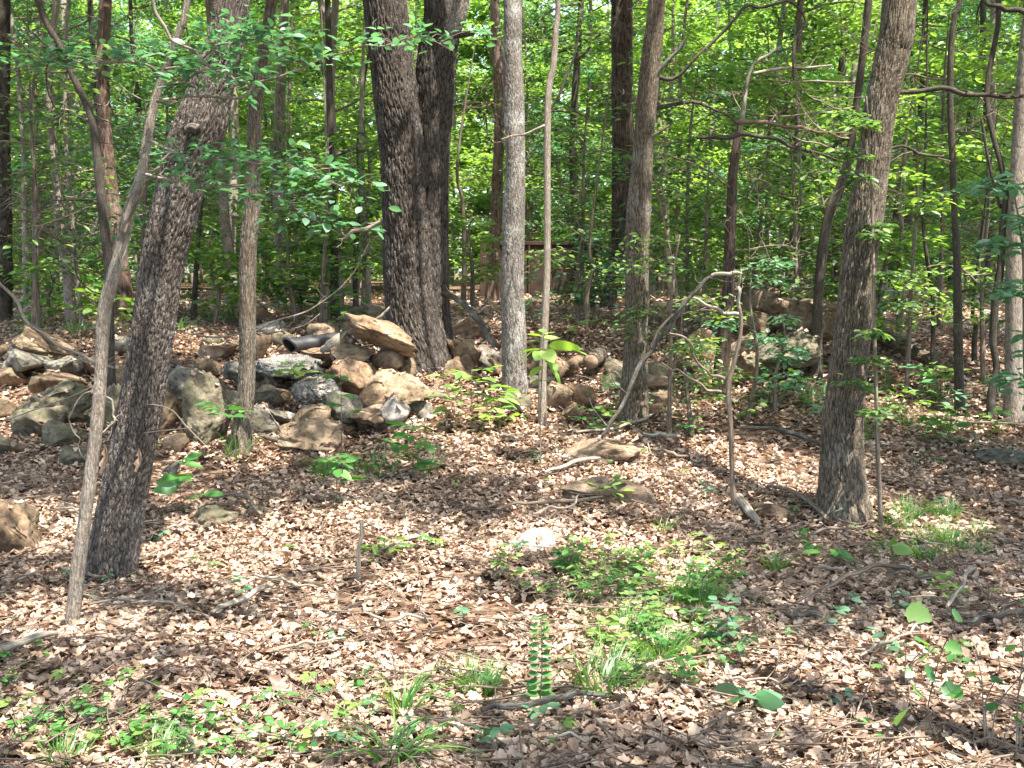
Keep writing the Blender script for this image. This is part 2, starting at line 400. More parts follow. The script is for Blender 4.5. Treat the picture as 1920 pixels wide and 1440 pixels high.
G = [(0, (.042, .085, .033)), (.35, (.08, .158, .055)), (.7, (.135, .235, .075)), (.93, (.2, .31, .09)), (1, (.3, .37, .14))]
GB = [(0, (.06, .155, .08)), (.5, (.1, .235, .12)), (1, (.16, .33, .18))]
GY = [(0, (.1, .195, .045)), (.5, (.18, .31, .07)), (1, (.3, .42, .12))]
M['leaf'] = leaf_mat('leaf', G)
M['leaf_blue'] = leaf_mat('leaf_blue', GB, .5, .08, (1.1, 1.25, .7))
M['leaf_bright'] = leaf_mat('leaf_bright', GY, .55, .05, (1.3, 1.35, .5))
M['leaf_far'] = leaf_mat('leaf_far', [(0, (.13, .23, .06)), (.5, (.23, .35, .1)), (1, (.36, .46, .18))], .55, .04, (1.2, 1.25, .6))  # far leaves coloured paler to offset the shade they cast on each other
M['leaf_blue_single'] = leaf_mat('leaf_blue_single', GB, .5, .08, (1.1, 1.25, .8), objrand=True)
M['leaf_bright_single'] = leaf_mat('leaf_bright_single', GY, .5, .05, (1.3, 1.35, .4), objrand=True)
M['leaf_green_single'] = leaf_mat('leaf_green_single', [(0, (.04, .14, .03)), (.6, (.075, .22, .045)), (1, (.13, .29, .06))], .45, .06, objrand=True)
M['cedar_needles'] = leaf_mat('cedar_needles', [(0, (.012, .035, .014)), (1, (.03, .07, .025))], .2, .03)
M['grass'] = leaf_mat('grass', [(0, (.045, .14, .02)), (.6, (.085, .23, .035)), (1, (.17, .3, .06))], .4, .06)
M['dead_leaf'] = leaf_mat('dead_leaf', [(0, (.105, .062, .042)), (.22, (.25, .16, .11)), (.6, (.41, .285, .205)), (.88, (.51, .38, .285)), (1, (.6, .48, .37))], .18, .05, (1.1, .85, .6))
M['dead_leaf_single'] = leaf_mat('dead_leaf_single', [(0, (.145, .09, .06)), (.3, (.28, .185, .13)), (.7, (.42, .295, .215)), (1, (.55, .425, .325))], .18, .05, (1.1, .85, .6), objrand=True)

M['rock_tan'] = rock_mat('rock_tan', (.075, .048, .03), (.235, .168, .112), (.37, .28, .2), .15)
M['rock_orange'] = rock_mat('rock_orange', (.08, .047, .028), (.24, .158, .098), (.37, .27, .18), .12)
M['rock_grey'] = rock_mat('rock_grey', (.06, .052, .04), (.17, .15, .12), (.3, .27, .22), .35)
M['rock_moss'] = rock_mat('rock_moss', (.045, .038, .025), (.14, .118, .08), (.26, .22, .155), .6)
M['rock_brown'] = rock_mat('rock_brown', (.055, .034, .022), (.19, .13, .083), (.32, .24, .16), .25)
M['rock_pale'] = rock_mat('rock_pale', (.17, .145, .12), (.34, .3, .255), (.46, .425, .38), .1)
M['rock_gravel'] = rock_mat('rock_gravel', (.1, .09, .08), (.2, .185, .16), (.3, .28, .25), .1, .03, 5, True)

# ground
m, nt, N, Lk = newmat('forest_soil')
out = N("ShaderNodeOutputMaterial"); p = N("ShaderNodeBsdfPrincipled"); p.inputs['Roughness'].default_value = 1; p.inputs['Specular IOR Level'].default_value = .1
tc = N("ShaderNodeTexCoord")
v = N("ShaderNodeTexVoronoi"); v.inputs['Scale'].default_value = 17; Lk(tc.outputs['Object'], v.inputs[0])
sep = N("ShaderNodeSeparateColor"); Lk(v.outputs['Color'], sep.inputs[0])
r = ramp(N, [(0, (.05, .03, .02)), (.4, (.15, .09, .058)), (1, (.34, .22, .15))]); Lk(sep.outputs[0], r.inputs[0])
n = N("ShaderNodeTexNoise"); n.inputs['Scale'].default_value = 60; n.inputs['Detail'].default_value = 5; Lk(tc.outputs['Object'], n.inputs[0])
mx = N("ShaderNodeMix"); mx.data_type = 'RGBA'; mx.blend_type = 'MULTIPLY'; mx.inputs[0].default_value = .7; Lk(r.outputs[0], mx.inputs[6]); Lk(n.outputs['Color'], mx.inputs[7])
Lk(mx.outputs[2], p.inputs['Base Color'])
b = N("ShaderNodeBump"); b.inputs['Distance'].default_value = .03; Lk(v.outputs['Distance'], b.inputs['Height']); Lk(b.outputs[0], p.inputs['Normal'])
Lk(p.outputs[0], out.inputs[0]); M['soil'] = m

# ------------------------------------------------------------------ the ground
def grid(xs, ys):
    X, Y = np.meshgrid(xs, ys); Z = gz(X, Y)
    nx, ny = len(xs), len(ys)
    i = np.arange(ny - 1)[:, None] * nx + np.arange(nx - 1)[None]
    return np.stack([X, Y, Z], -1).reshape(-1, 3), np.stack([i, i + 1, i + nx + 1, i + nx], -1).reshape(-1, 4)
xs = np.concatenate([np.linspace(-200, -12, 12)[:-1], np.linspace(-12, 12, 161), np.linspace(12, 200, 12)[1:]])
ys = np.concatenate([np.linspace(-40, 0, 8)[:-1], np.linspace(0, 18, 150), np.linspace(18, 60, 40)[1:], np.linspace(60, 300, 14)[1:]])
gV, gF = grid(xs, ys)
ground = link('ground', mesh('ground', gV, gF, M['soil']))
ground['kind'] = 'structure'

def litter_points(n, y0, y1, power=1.0):
    y = y0 + (y1 - y0) * rng.random(n) ** power
    x = (rng.random(n) * 2 - 1) * (y * .5 + .7)
    return x, y
def bare(x, y):
    """patches where twigs and soil show through the leaf carpet"""
    f = np.sin(x * 1.1 + 2.1) * np.sin(y * 1.4 + .5) + .6 * np.sin(x * 2.7 + y * 1.9) + .5 * np.sin(x * .7 - y * 2.3 + 1)
    return f
def litter(n, y0, y1, T, Lr, lift, power):
    x, y = litter_points(n, y0, y1, power)
    keep = (bare(x, y) < .9) | (rng.random(n) < .25); x, y = x[keep], y[keep]; n = len(x)
    P = np.stack([x, y, gz(x, y) + .004 + rng.random(n) ** 1.5 * lift], 1)
    a = rng.random(n) * 6.283
    tilt = rng.normal(0, .38, (n, 2))
    Nn = nrmz(np.stack([tilt[:, 0], tilt[:, 1], np.ones(n)], 1))
    D = np.stack([np.cos(a), np.sin(a), np.zeros(n)], 1); D = nrmz(D - Nn * (D * Nn).sum(1, keepdims=True))
    L = rng.uniform(Lr[0], Lr[1], n) * (1 - .35 * rng.random(n) ** 3)
    P -= D * L[:, None] * .5
    low = D[:, 2] * L
    P[:, 2] += np.maximum(0, -low) * .35
    return leaves(P, D, Nn, L, L * rng.uniform(.5, .85, n), T, (rng.uniform(-1.4, 2.6, n), rng.normal(0, .45, n)), np.clip(rng.random(n) * .85 + .12 - .11 * np.sin(x * 2.3 + 1) * np.sin(y * 2.9) - .09 * np.sin(x * 6.1 + y * 3.3), 0, 1))
bgm = Bag()
bgm.add(*litter(34000, 3.0, 5.4, OAK, (.034, .068), .035, .9))
bgm.add(*litter(50000, 5.2, 8.2, OAKLO, (.036, .068), .04, .9))
bgm.add(*litter(48000, 7.9, 13, OAKLO, (.042, .075), .05, .9))
bgm.add(*litter(14000, 12.8, 24, DIAMOND, (.08, .14), .06, 1))
lit = link('leaf_litter', bgm.mesh('leaf_litter', M['dead_leaf'], smooth=False), ground); lit['kind'] = 'stuff'
# twigs and needles mixed into the litter
tw = Bag()
for k in range(3600):
    y = 3.1 + 9.5 * random.random() ** 1.2; x = random.uniform(-1, 1) * (y * .5 + .6)
    a = random.uniform(0, 6.28); l = random.uniform(.08, .4); r = random.uniform(.0015, .004)
    p0 = np.array([x, y]); p1 = p0 + l * np.array([math.cos(a), math.sin(a)]); pm = (p0 + p1) / 2 + np.random.default_rng(k).normal(0, l * .1, 2)
    h = random.uniform(.03, .075)
    path = [[*q, gz(*q) + h + random.uniform(-.008, .012), r] for q in (p0, pm, p1)]
    tw.add(*tube(path, 3, 4, cap=False))
o = link('twig_litter', tw.mesh('twig_litter', M['pale_twig']), ground); o['kind'] = 'stuff'
# the largest dead leaves, one by one
variants = []
for k in range(6):
    c = (np.array([random.uniform(-1.2, 3)]), np.array([random.uniform(-.7, .7)]))
    V, F, A = leaves(np.array([[-.5, 0, 0.]]), np.array([[1., 0, 0]]), np.array([[0, 0, 1.]]), 1, random.uniform(.6, .85), OAK, c, np.array([.5]))
    variants.append(mesh('dead_leaf', V, F, M['dead_leaf_single'], False, A))
for k in range(300):
    y = 3.35 + 1.6 * random.random() ** 1.3; x = random.uniform(-1, 1) * (y * .48)
    o = link('dead_leaf', random.choice(variants), ground, (x, y, float(gz(x, y)) + .035 + random.random() * .02))
    o.rotation_euler = (random.gauss(0, .35), random.gauss(0, .35), random.uniform(0, 6.28)); s = random.uniform(.042, .07); o.scale = (s, s, s)

# ------------------------------------------------------------------ trees that the photograph shows one by one
TREES = {}
def px_path(pts, Y, lean=0.0):
    """rows (px,py,width px) at depth Y; lean = metres of depth gained per metre of height"""
    out = []
    z0 = None
    for px, py, w in pts:
        p = at(px, py, Y)
        if z0 is None: z0 = p[2]
        Yl = Y + lean * (p[2] - z0)
        p = at(px, py, Yl)
        out.append([*p, w * .5 * mpp(py, Yl)])
    return out
def extend(path, top, r_top, wander=.25):
    """carry a trunk on above the frame to its height"""
    p = np.array(path[-1]); q = np.array(path[-2])
    d = (p - q)[:3]; d = d / np.linalg.norm(d); d = d * .6 + np.array([0, 0, .6]); d /= np.linalg.norm(d)
    out = list(path); z = p[2]; cur = p[:3].copy(); r = p[3]; n = 4
    for k in range(n):
        step = (top - z) / n
        cur = cur + d / d[2] * step + np.array([random.uniform(-1, 1), random.uniform(-1, 1), 0]) * wander * .5
        d = d * .7 + np.array([0, 0, .3]); d /= np.linalg.norm(d)
        out.append([*cur, r + (r_top - r) * (k + 1) / n])
    return out
def tree(key, name, label, pts, Y, mat, top=8.5, seg=24, rings=90, bark=None, flare=.35, lump=.03, lean=0, group=None, cat='tree', r_top=.03, sink=.12, ext=True):
    path = px_path(pts, Y, lean)
    b = np.array(path[0]); b[2] = min(b[2], float(gz(b[0], b[1]))) - sink
    path = [list(b)] + path
    ncut = len(path) - 1
    if ext: path = extend(path, top, min(r_top, path[-1][3]))
    root = thing(name, label, cat, (path[0][0], path[0][1], float(gz(path[0][0], path[0][1]))), group)
    o0 = np.array(root.location)
    # fine rings in view, coarse above
    V, F, A = tube(path, seg, rings, bark, flare, lump, seed=len(TREES) + 1, cut=ncut if ext else None)
    link('trunk', mesh('trunk', V - o0, F, M[mat], True, A), root)
    TREES[key] = dict(root=root, path=np.array(path), top=top, mat=mat, loc=o0)
    return root
def yb(px, py): return float(ground_at(px, py)[1])

tree('T1', 'leaning_oak', 'thick leaning oak trunk with dark furrowed bark and a burl, behind a thin grey stem',
     [(205, 1088, 88), (225, 960, 84), (257, 800, 80), (284, 640, 78), (303, 500, 78), (327, 400, 82), (352, 300, 86), (376, 235, 92), (390, 185, 80), (405, 130, 74), (435, 0, 64)],
     yb(205, 1085), 'oak_bark', 9, 190, 420, (.02, .055, .009), .45)
tree('T2', 'grey_sapling', 'slender crooked grey stem with blue green leaf sprays leaning beside the thick leaning oak',
     [(135, 1182, 25), (147, 1060, 26), (161, 960, 24), (181, 800, 24), (189, 700, 23), (194, 600, 25), (201, 560, 24), (212, 520, 25), (224, 480, 24), (241, 400, 22), (265, 330, 19), (275, 270, 17), (288, 200, 16), (303, 150, 14), (320, 100, 14), (340, 50, 14), (352, 0, 12)],
     yb(135, 1180), 'pale_bark', 6.5, 24, 200, (.02, .05, .003), .2)
tree('T4', 'dark_oak', 'straight dark narrow trunk standing at the foot of the left rock pile',
     [(449, 850, 50), (455, 800, 38), (463, 700, 31), (465, 480, 30), (472, 400, 30), (475, 300, 26), (479, 200, 24), (493, 100, 21), (510, 0, 20)],
     yb(449, 850), 'oak_bark_brown', 9, 90, 240, (.02, .08, .006), .3)
# the double oak: one tree, two stems
Y5 = 9.95
p5 = [(793, 705, 122), (790, 660, 112), (775, 600, 100), (768, 540, 93), (765, 480, 90), (762, 400, 88), (757, 300, 86), (748, 220, 84), (742, 180, 82), (732, 100, 78), (721, 0, 78)]
tree('T5', 'double_oak', 'massive dark oak forking into two trunks beside the tilted slab', p5, Y5, 'black_oak_bark', 11, 230, 230, (.032, .12, .02), .5, .02)
q5 = px_path([(820, 702, 110), (808, 640, 84), (803, 560, 78), (800, 480, 80), (800, 400, 80), (804, 300, 76), (811, 200, 72), (818, 120, 70), (825, 60, 72), (829, 10, 66)], Y5 + .12)
q5[0][2] -= .15
T5r = TREES['T5']['root']
V, F, A = tube(extend(q5, 10, .05), 200, 230, (.032, .12, .018), .2, .02, seed=31, cut=len(q5) - 1)
link('trunk', mesh('trunk', V - TREES['T5']['loc'], F, M['black_oak_bark'], True, A), T5r)
V, F, A = tube(px_path([(822, 100, 40), (842, 55, 44), (856, 10, 46), (864, -60, 40), (868, -220, 34)], Y5 + .05), 60, 120, (.03, .06, .008), 0, .03, seed=33)
link('limb', mesh('limb', V - TREES['T5']['loc'], F, M['grey_bark'], True, A), T5r)
V, F, A = tube(px_path([(850, 66, 13), (872, 64, 11), (890, 62, 8)], Y5 - .1), 12, 14, None, 0, .1, seed=34)
link('branch_stub', mesh('branch_stub', V - TREES['T5']['loc'], F, M['dark_bark'], True, A), T5r)

tree('T6', 'lichen_oak', 'pale grey trunk crusted with lichen rising between the boulders',
     [(966, 735, 50), (965, 700, 46), (964, 640, 45), (961, 560, 42), (962, 480, 40), (964, 400, 42), (966, 300, 36), (964, 200, 38), (961, 100, 34), (960, 0, 33)],
     yb(966, 735), 'grey_bark', 9, 110, 240, (.024, .05, .006), .15, .06)
tree('T7', 'thin_pale_tree', 'thin pale stem with a kink rising behind the bright yellow green seedling',
     [(1017, 795, 17), (1017, 700, 15), (1022, 600, 14), (1026, 480, 13), (1026, 300, 13), (1028, 180, 12), (1038, 120, 12), (1042, 60, 11), (1046, 0, 10)],
     yb(1017, 795), 'pale_bark', 7, 14, 120, None, .2, .05)
tree('T8', 'brown_oak', 'brown oak trunk leaning right behind the arched lichen branch',
     [(1186, 790, 58), (1189, 740, 50), (1192, 640, 44), (1195, 480, 44), (1197, 400, 45), (1205, 300, 37), (1212, 200, 37), (1222, 100, 37), (1232, 0, 31)],
     yb(1186, 788), 'oak_bark_brown', 9, 120, 250, (.021, .08, .007), .3, .03)
tree('T9', 'dark_cedar', 'dark shaggy cedar trunk just behind the brown leaning oak',
     [(1140, 572, 30), (1148, 520, 24), (1160, 440, 30), (1167, 350, 38), (1168, 250, 40), (1166, 120, 40), (1166, 0, 38)],
     13.5, 'dark_cedar', 9, 40, 160, (.03, .3, .01), .3, .08)
tree('T10', 'right_oak', 'stout straight brown oak trunk with a lichen spot near its base',
     [(1580, 972, 100), (1579, 900, 84), (1580, 800, 75), (1590, 700, 68), (1601, 600, 64), (1612, 480, 62), (1624, 400, 64), (1638, 300, 58), (1651, 200, 58), (1673, 100, 60), (1687, 0, 60)],
     yb(1580, 968), 'oak_bark_brown', 10, 190, 280, (.021, .085, .009), .6, .02)
tree('T11', 'pale_oak', 'pale tan trunk standing alone against the leafy right edge',
     [(1901, 792, 40), (1901, 740, 34), (1901, 600, 29), (1901, 480, 28), (1904, 400, 28), (1910, 300, 28), (1918, 180, 28), (1928, 60, 26), (1932, 0, 24)],
     yb(1901, 792), 'pale_bark', 8, 32, 160, (.02, .04, .004), .2, .03)
tree('T12', 'slim_tree', 'slim mottled tree between the stout brown oak and the pale tan trunk',
     [(1800, 772, 20), (1798, 700, 17), (1796, 600, 16), (1794, 480, 14), (1790, 400, 12), (1786, 300, 12), (1782, 200, 11), (1783, 100, 11), (1790, 30, 10), (1800, 0, 10)],
     yb(1800, 772), 'dark_bark', 7, 14, 120, None, .2, .05)
tree('T13', 'dark_forked_sapling', 'dark crooked sapling right beside the pale tan trunk',
     [(1860, 790, 18), (1858, 740, 14), (1868, 690, 12), (1862, 640, 13), (1867, 560, 15), (1876, 500, 14), (1880, 420, 12), (1884, 340, 10)],
     yb(1860, 790), 'dark_bark', 5, 12, 100, None, .2, .05)
tree('T14', 'crooked_sapling', 'crooked thin sapling with a snapped top and bare pale side twigs',
     [(1386, 965, 20), (1376, 935, 12), (1372, 880, 9), (1370, 800, 9), (1366, 730, 10), (1374, 690, 9), (1386, 640, 8), (1390, 600, 7), (1386, 575, 5)],
     yb(1388, 962), 'twig', 4, 12, 110, None, .2, .08, ext=False)
tree('T15', 'cedar_snag', 'broken reddish brown cedar snag with bare pale branches at its top',
     [(1350, 752, 34), (1352, 700, 29), (1362, 600, 26), (1368, 480, 21), (1371, 400, 18), (1374, 330, 17), (1382, 265, 15), (1386, 240, 8)],
     yb(1350, 750), 'dark_cedar', 4, 24, 140, (.03, .3, .006), .2, .1, ext=False)
tree('T16', 'leaning_dark_tree', 'dark slanting tree growing up through the large brown boulder pile',
     [(1528, 700, 26), (1531, 640, 22), (1534, 570, 19), (1542, 470, 18), (1555, 400, 18), (1572, 360, 18), (1588, 310, 17), (1600, 240, 14)],
     9.6, 'dark_bark', 8, 18, 120, None, .2, .06)
tree('T3', 'dark_bent_stem', 'dark slender stem bending left, half hidden behind the crooked grey stem',
     [(207, 755, 20), (206, 600, 16), (203, 500, 16), (196, 430, 17), (188, 350, 17), (180, 270, 15), (168, 210, 14), (140, 150, 13), (115, 90, 13), (82, 30, 12)],
     yb(207, 755), 'dark_bark', 6, 16, 120, None, .2, .05)
tree('T17', 'twin_pale_tree', 'pale mottled trunk behind the overhanging dark boulder at left',
     [(140, 640, 19), (132, 580, 20), (126, 500, 20), (112, 420, 18), (106, 340, 16), (98, 260, 14), (92, 150, 12)],
     11.3, 'pale_bark', 7, 20, 120, (.03, .06, .004), .2, .08)
tree('T17b', 'thin_pale_pole', 'thin pale pole close beside the pale mottled trunk at left',
     [(156, 640, 9), (150, 560, 9), (140, 480, 8), (134, 380, 7)], 11.6, 'pale_bark', 5, 10, 60, None, .2)
tree('T18', 'pale_tree', 'pale straight trunk partly hidden by the dark narrow trunk',
     [(440, 618, 24), (436, 560, 22), (430, 480, 20), (422, 410, 18), (415, 320, 16)], 12.5, 'pale_bark', 8, 20, 120, (.03, .06, .004), .2, .04)
tree('T19', 'pale_shaggy_tree', 'light grey shaggy trunk with a bark tear behind the black pipe',
     [(528, 602, 22), (526, 520, 21), (524, 420, 22), (522, 330, 22), (524, 220, 20), (528, 120, 18), (534, 0, 16)], 13.5, 'pale_bark', 8, 20, 120, (.03, .1, .006), .2, .06)
tree('T20', 'dark_pole_tree', 'dark straight pole of a tree midway between pipe and double oak',
     [(629, 612, 19), (627, 520, 16), (624, 420, 15), (621, 300, 13), (618, 150, 12), (614, 0, 11)], 12.6, 'dark_bark', 8, 14, 100, None, .2, .05)
tree('T21', 'red_cedar', 'reddish cedar trunk close behind the pale lichen trunk',
     [(922, 556, 26), (926, 480, 22), (930, 400, 21), (934, 300, 20), (936, 180, 19), (930, 60, 18), (928, 0, 17)], 16.5, 'cedar_bark', 9, 24, 140, (.03, .3, .01), .3, .1)
tree('T23', 'peeling_cedar', 'peeling pinkish cedar trunk showing between the grey stem and the leaning oak',
     [(236, 615, 40), (231, 560, 36), (225, 500, 32), (216, 430, 30), (206, 350, 27), (198, 250, 24), (192, 120, 22)], 12.2, 'cedar_bark', 8, 28, 140, (.035, .3, .012), .25, .1)
tree('T24', 'far_left_cedar', 'blackish cedar trunk with dead twigs at the very left edge',
     [(6, 610, 36), (6, 500, 32), (6, 400, 30), (4, 260, 28), (4, 120, 26)], 12.0, 'dark_bark', 8, 24, 120, (.035, .3, .012), .2, .08)

# ------------------------------------------------------------------ branches of those trees
def limb(key, pts, Y, mat=None, name='branch', seg=7, seed=0, dY=0.0, lump=.06):
    """a branch: rows (px,py,width px); depth runs from Y to Y+dY"""
    n = len(pts); path = []
    for i, (px, py, w) in enumerate(pts):
        Yi = Y + dY * i / max(1, n - 1)
        path.append([*at(px, py, Yi), w * .5 * mpp(py, Yi)])
    T = TREES[key]
    bag = Bag(); bag.add(*tube(path, seg, n * 7, None, 0, lump, seed=seed, kink=.012 if name != 'branch_stub' else 0))
    if name in ('dead_branch', 'limb'): side_twigs(bag, path, 7, seed)
    o = link(name, bag.mesh(name, M[mat or T['mat']], T['loc']), T['root'])
    return o, np.array(path)
def side_twigs(bag, path, n, seed, ln=.22):
    g = np.random.default_rng(seed + 77); P = spline(path, 30); tot = np.linalg.norm(P[-1, :3] - P[0, :3])
    for j in range(n):
        i = int(g.integers(6, 30)); p = P[i, :3]; r = max(P[i, 3] * .4, .0015); t = nrmz(P[min(i + 1, 29), :3] - P[i - 1, :3])
        e = nrmz(t * .7 + g.normal(0, .7, 3)); l = tot * ln * g.uniform(.5, 1.4)
        bag.add(*tube([[*p, r], [*(p + e * l * .5 + g.normal(0, l * .08, 3)), r * .7], [*(p + nrmz(e + [0, 0, .25]) * l), .001]], 4, 7, cap=False, kink=l * .03, seed=j))
def near_y(key, py):
    p = TREES[key]['path']; z = at(960, py, p[0][1])[2]
    return float(np.interp(z, p[:, 2], p[:, 1]))

single_leaf = {}
def leaf_mesh(matname, w=.55):
    k = (matname, w)
    if k not in single_leaf:
        V, F, A = leaves(np.array([[0, 0, 0.]]), np.array([[1., 0, 0]]), np.array([[0, 0, 1.]]), 1, w, BROAD if w > .75 else FINE, None, np.array([.5]))
        single_leaf[k] = mesh('leaf', V, F, M[matname], True, A)
    return single_leaf[k]
def put_leaf(parent, pos, az, pitch, roll, L, matname, w=.55, name='leaf'):
    o = link(name, leaf_mesh(matname, w), parent, pos)
    o.rotation_mode = 'XYZ'; o.rotation_euler = (roll, -pitch, az); o.scale = (L, L, L)
    return o
def dress(branch, path, o0, n, L, matname, spread=.16, start=.25, groups=3):
    """single leaves along a branch, in little whorls off short twigs"""
    P = spline(path, 60)[:, :3]
    k = 0
    tw = Bag()
    while k < n:
        t = random.uniform(start, 1); i = int(t * 59); p = P[i]
        a = random.uniform(0, 6.28); q = p + np.array([math.cos(a), math.sin(a) * .8, random.uniform(-.15, .35)]) * random.uniform(.3, 1) * spread
        tw.add(*tube([[*p, .0018], [*((p + q) / 2 + [0, 0, .012]), .0014], [*q, .001]], 4, 5, cap=False))
        for j in range(groups):
            az = a + random.gauss(0, .9)
            put_leaf(branch, q - o0, az, random.gauss(.05, .3), random.gauss(0, .4), L * random.uniform(.65, 1.2), matname)
            k += 1
    # the smaller leaves between them
    m = int(n * 3.2); ii = rng.integers(int(start * 60), 60, m); a = rng.random(m) * 6.283; q = rng.uniform(.15, 1.35, m) * spread
    Pm = P[ii] + np.stack([np.cos(a) * q, np.sin(a) * q * .8, rng.normal(.02, .03, m)], 1)
    Dm = np.stack([np.cos(a + rng.normal(0, .7, m)), np.sin(a), rng.normal(0, .25, m)], 1); Nm = np.stack([rng.normal(0, .35, m), rng.normal(0, .35, m), np.ones(m)], 1)
    Lm = L * rng.uniform(.55, 1.0, m)
    V, F, A = leaves(Pm, Dm, Nm, Lm, Lm * .55, OVAL)
    o = link('foliage', mesh('foliage', V - o0, F, M['leaf_blue'], True, A), branch); o['kind'] = 'stuff'
    link('twig', tw.mesh('twig', M['twig'], o0), branch)['kind'] = 'stuff'

Y2 = near_y('T2', 200)
for pts, dY, nl in (
        ([(293, 190, 8), (350, 182, 6), (400, 178, 6), (470, 165, 5), (560, 118, 4), (640, 104, 3), (720, 84, 3), (800, 72, 2), (850, 96, 2)], -.25, 36),
        ([(310, 130, 6), (360, 120, 5), (420, 72, 4), (480, 70, 3), (552, 98, 2)], -.35, 60),
        ([(306, 140, 6), (240, 118, 5), (130, 116, 4), (10, 132, 2)], -.2, 48),
        ([(275, 262, 7), (350, 298, 5), (470, 298, 4), (560, 322, 3), (642, 350, 2)], -.4, 62),
        ([(266, 325, 7), (350, 340, 5), (430, 345, 4), (520, 375, 3), (640, 440, 2)], -.35, 56),
        ([(300, 160, 5), (340, 150, 4), (405, 132, 3), (440, 150, 2)], -.5, 30)):
    b, pth = limb('T2', pts, Y2 - .1, 'pale_bark', dY=dY, seed=nl)
    dress(b, pth, TREES['T2']['loc'], int(nl * 1.05), .058, 'leaf_blue_single')
limb('T2', [(285, -5, 7), (318, 55, 6), (358, 104, 5), (405, 130, 4)], Y2 - .35, 'dead_wood', 'dead_branch', seed=3)
limb('T2', [(262, 330, 9), (300, 318, 7), (330, 280, 5)], Y2, 'pale_bark', 'dead_branch', seed=4)
limb('T2', [(232, 440, 6), (262, 360, 6), (300, 325, 4), (320, 300, 3)], Y2 - .05, 'twig', 'dead_branch', seed=5)
limb('T1', [(372, 243, 20), (360, 238, 15), (352, 240, 12)], near_y('T1', 240) - .14, 'oak_bark', 'branch_stub', seed=6, seg=14)
limb('T5', [(726, 408, 7), (690, 425, 8), (655, 440, 8), (640, 452, 4)], 9.9, 'pale_bark', 'dead_branch', seed=8)
limb('T7', [(1026, 215, 6), (1050, 175, 5), (1075, 110, 4), (1085, 60, 3)], 8.6, 'dark_bark', 'dead_branch', seed=9)
limb('T7', [(1022, 235, 6), (985, 250, 4), (940, 262, 4)], 8.5, 'pale_bark', 'dead_branch', seed=10)
limb('T15', [(1386, 250, 8), (1392, 200, 7), (1400, 160, 6), (1418, 120, 6), (1440, 105, 5), (1462, 88, 2)], 8.9, 'dead_wood', 'dead_branch', seed=12)
limb('T15', [(1412, 138, 6), (1450, 132, 6), (1500, 125, 5), (1560, 122, 3)], 8.85, 'dead_wood', 'dead_branch', seed=13)
limb('T15', [(1378, 230, 8), (1430, 232, 8), (1480, 238, 7), (1530, 245, 5), (1600, 250, 2)], 8.8, 'cedar_bark', 'dead_branch', seed=14)
limb('T15', [(1306, 258, 6), (1370, 258, 9), (1430, 256, 8), (1470, 265, 7), (1530, 285, 5), (1570, 300, 3)], 8.75, 'dark_bark', 'dead_branch', seed=15)
limb('T8', [(1218, 140, 9), (1270, 145, 7), (1330, 80, 6), (1390, 18, 6), (1430, 14, 6), (1490, 5, 5), (1510, 35, 4), (1492, 80, 5), (1488, 150, 4)], 8.6, 'dark_bark', 'limb', seed=16)
limb('T8', [(1216, 205, 10), (1260, 195, 8), (1300, 190, 7), (1345, 205, 5), (1385, 235, 3)], 8.7, 'dark_bark', 'limb', seed=17)
limb('T8', [(1210, 260, 7), (1240, 245, 6), (1255, 235, 5)], 8.5, 'oak_bark_brown', 'branch_stub', seed=18)
limb('T8', [(1225, 150, 8), (1255, 110, 8), (1285, 75, 6)], 8.5, 'lichen_wood', 'dead_branch', seed=19)
limb('T10', [(1665, 175, 10), (1720, 172, 9), (1770, 166, 9), (1830, 175, 8), (1920, 180, 6)], 6.9, 'dark_bark', 'limb', seed=20)
limb('T10', [(1625, 300, 8), (1690, 275, 5), (1740, 290, 5), (1770, 294, 4)], 6.9, 'dark_bark', 'branch', seed=21)
limb('T11', [(1925, 24, 12), (1885, 16, 10), (1855, 6, 8), (1820, -10, 6)], 8.3, 'dark_bark', 'limb', seed=22)
limb('T13', [(1876, 390, 6), (1840, 220, 5), (1800, 190, 4), (1890, 95, 3)][:2], 8.6, 'dark_bark', 'branch', seed=23)
limb('T14', [(1366, 725, 8), (1345, 706, 7), (1325, 700, 5), (1300, 660, 5), (1290, 630, 5), (1255, 625, 4)], 6.7, 'twig', 'branch', seed=24)
limb('T14', [(1364, 740, 6), (1340, 735, 6), (1320, 728, 5), (1280, 700, 4), (1240, 680, 4)], 6.7, 'twig', 'branch', seed=25)
limb('T14', [(1388, 590, 8), (1360, 588, 7), (1330, 575, 6), (1300, 558, 4)], 6.7, 'dead_wood', 'dead_branch', seed=26)
limb('T14', [(1390, 600, 8), (1386, 560, 6), (1392, 530, 6), (1390, 505, 4)], 6.75, 'dead_wood', 'dead_branch', seed=27)

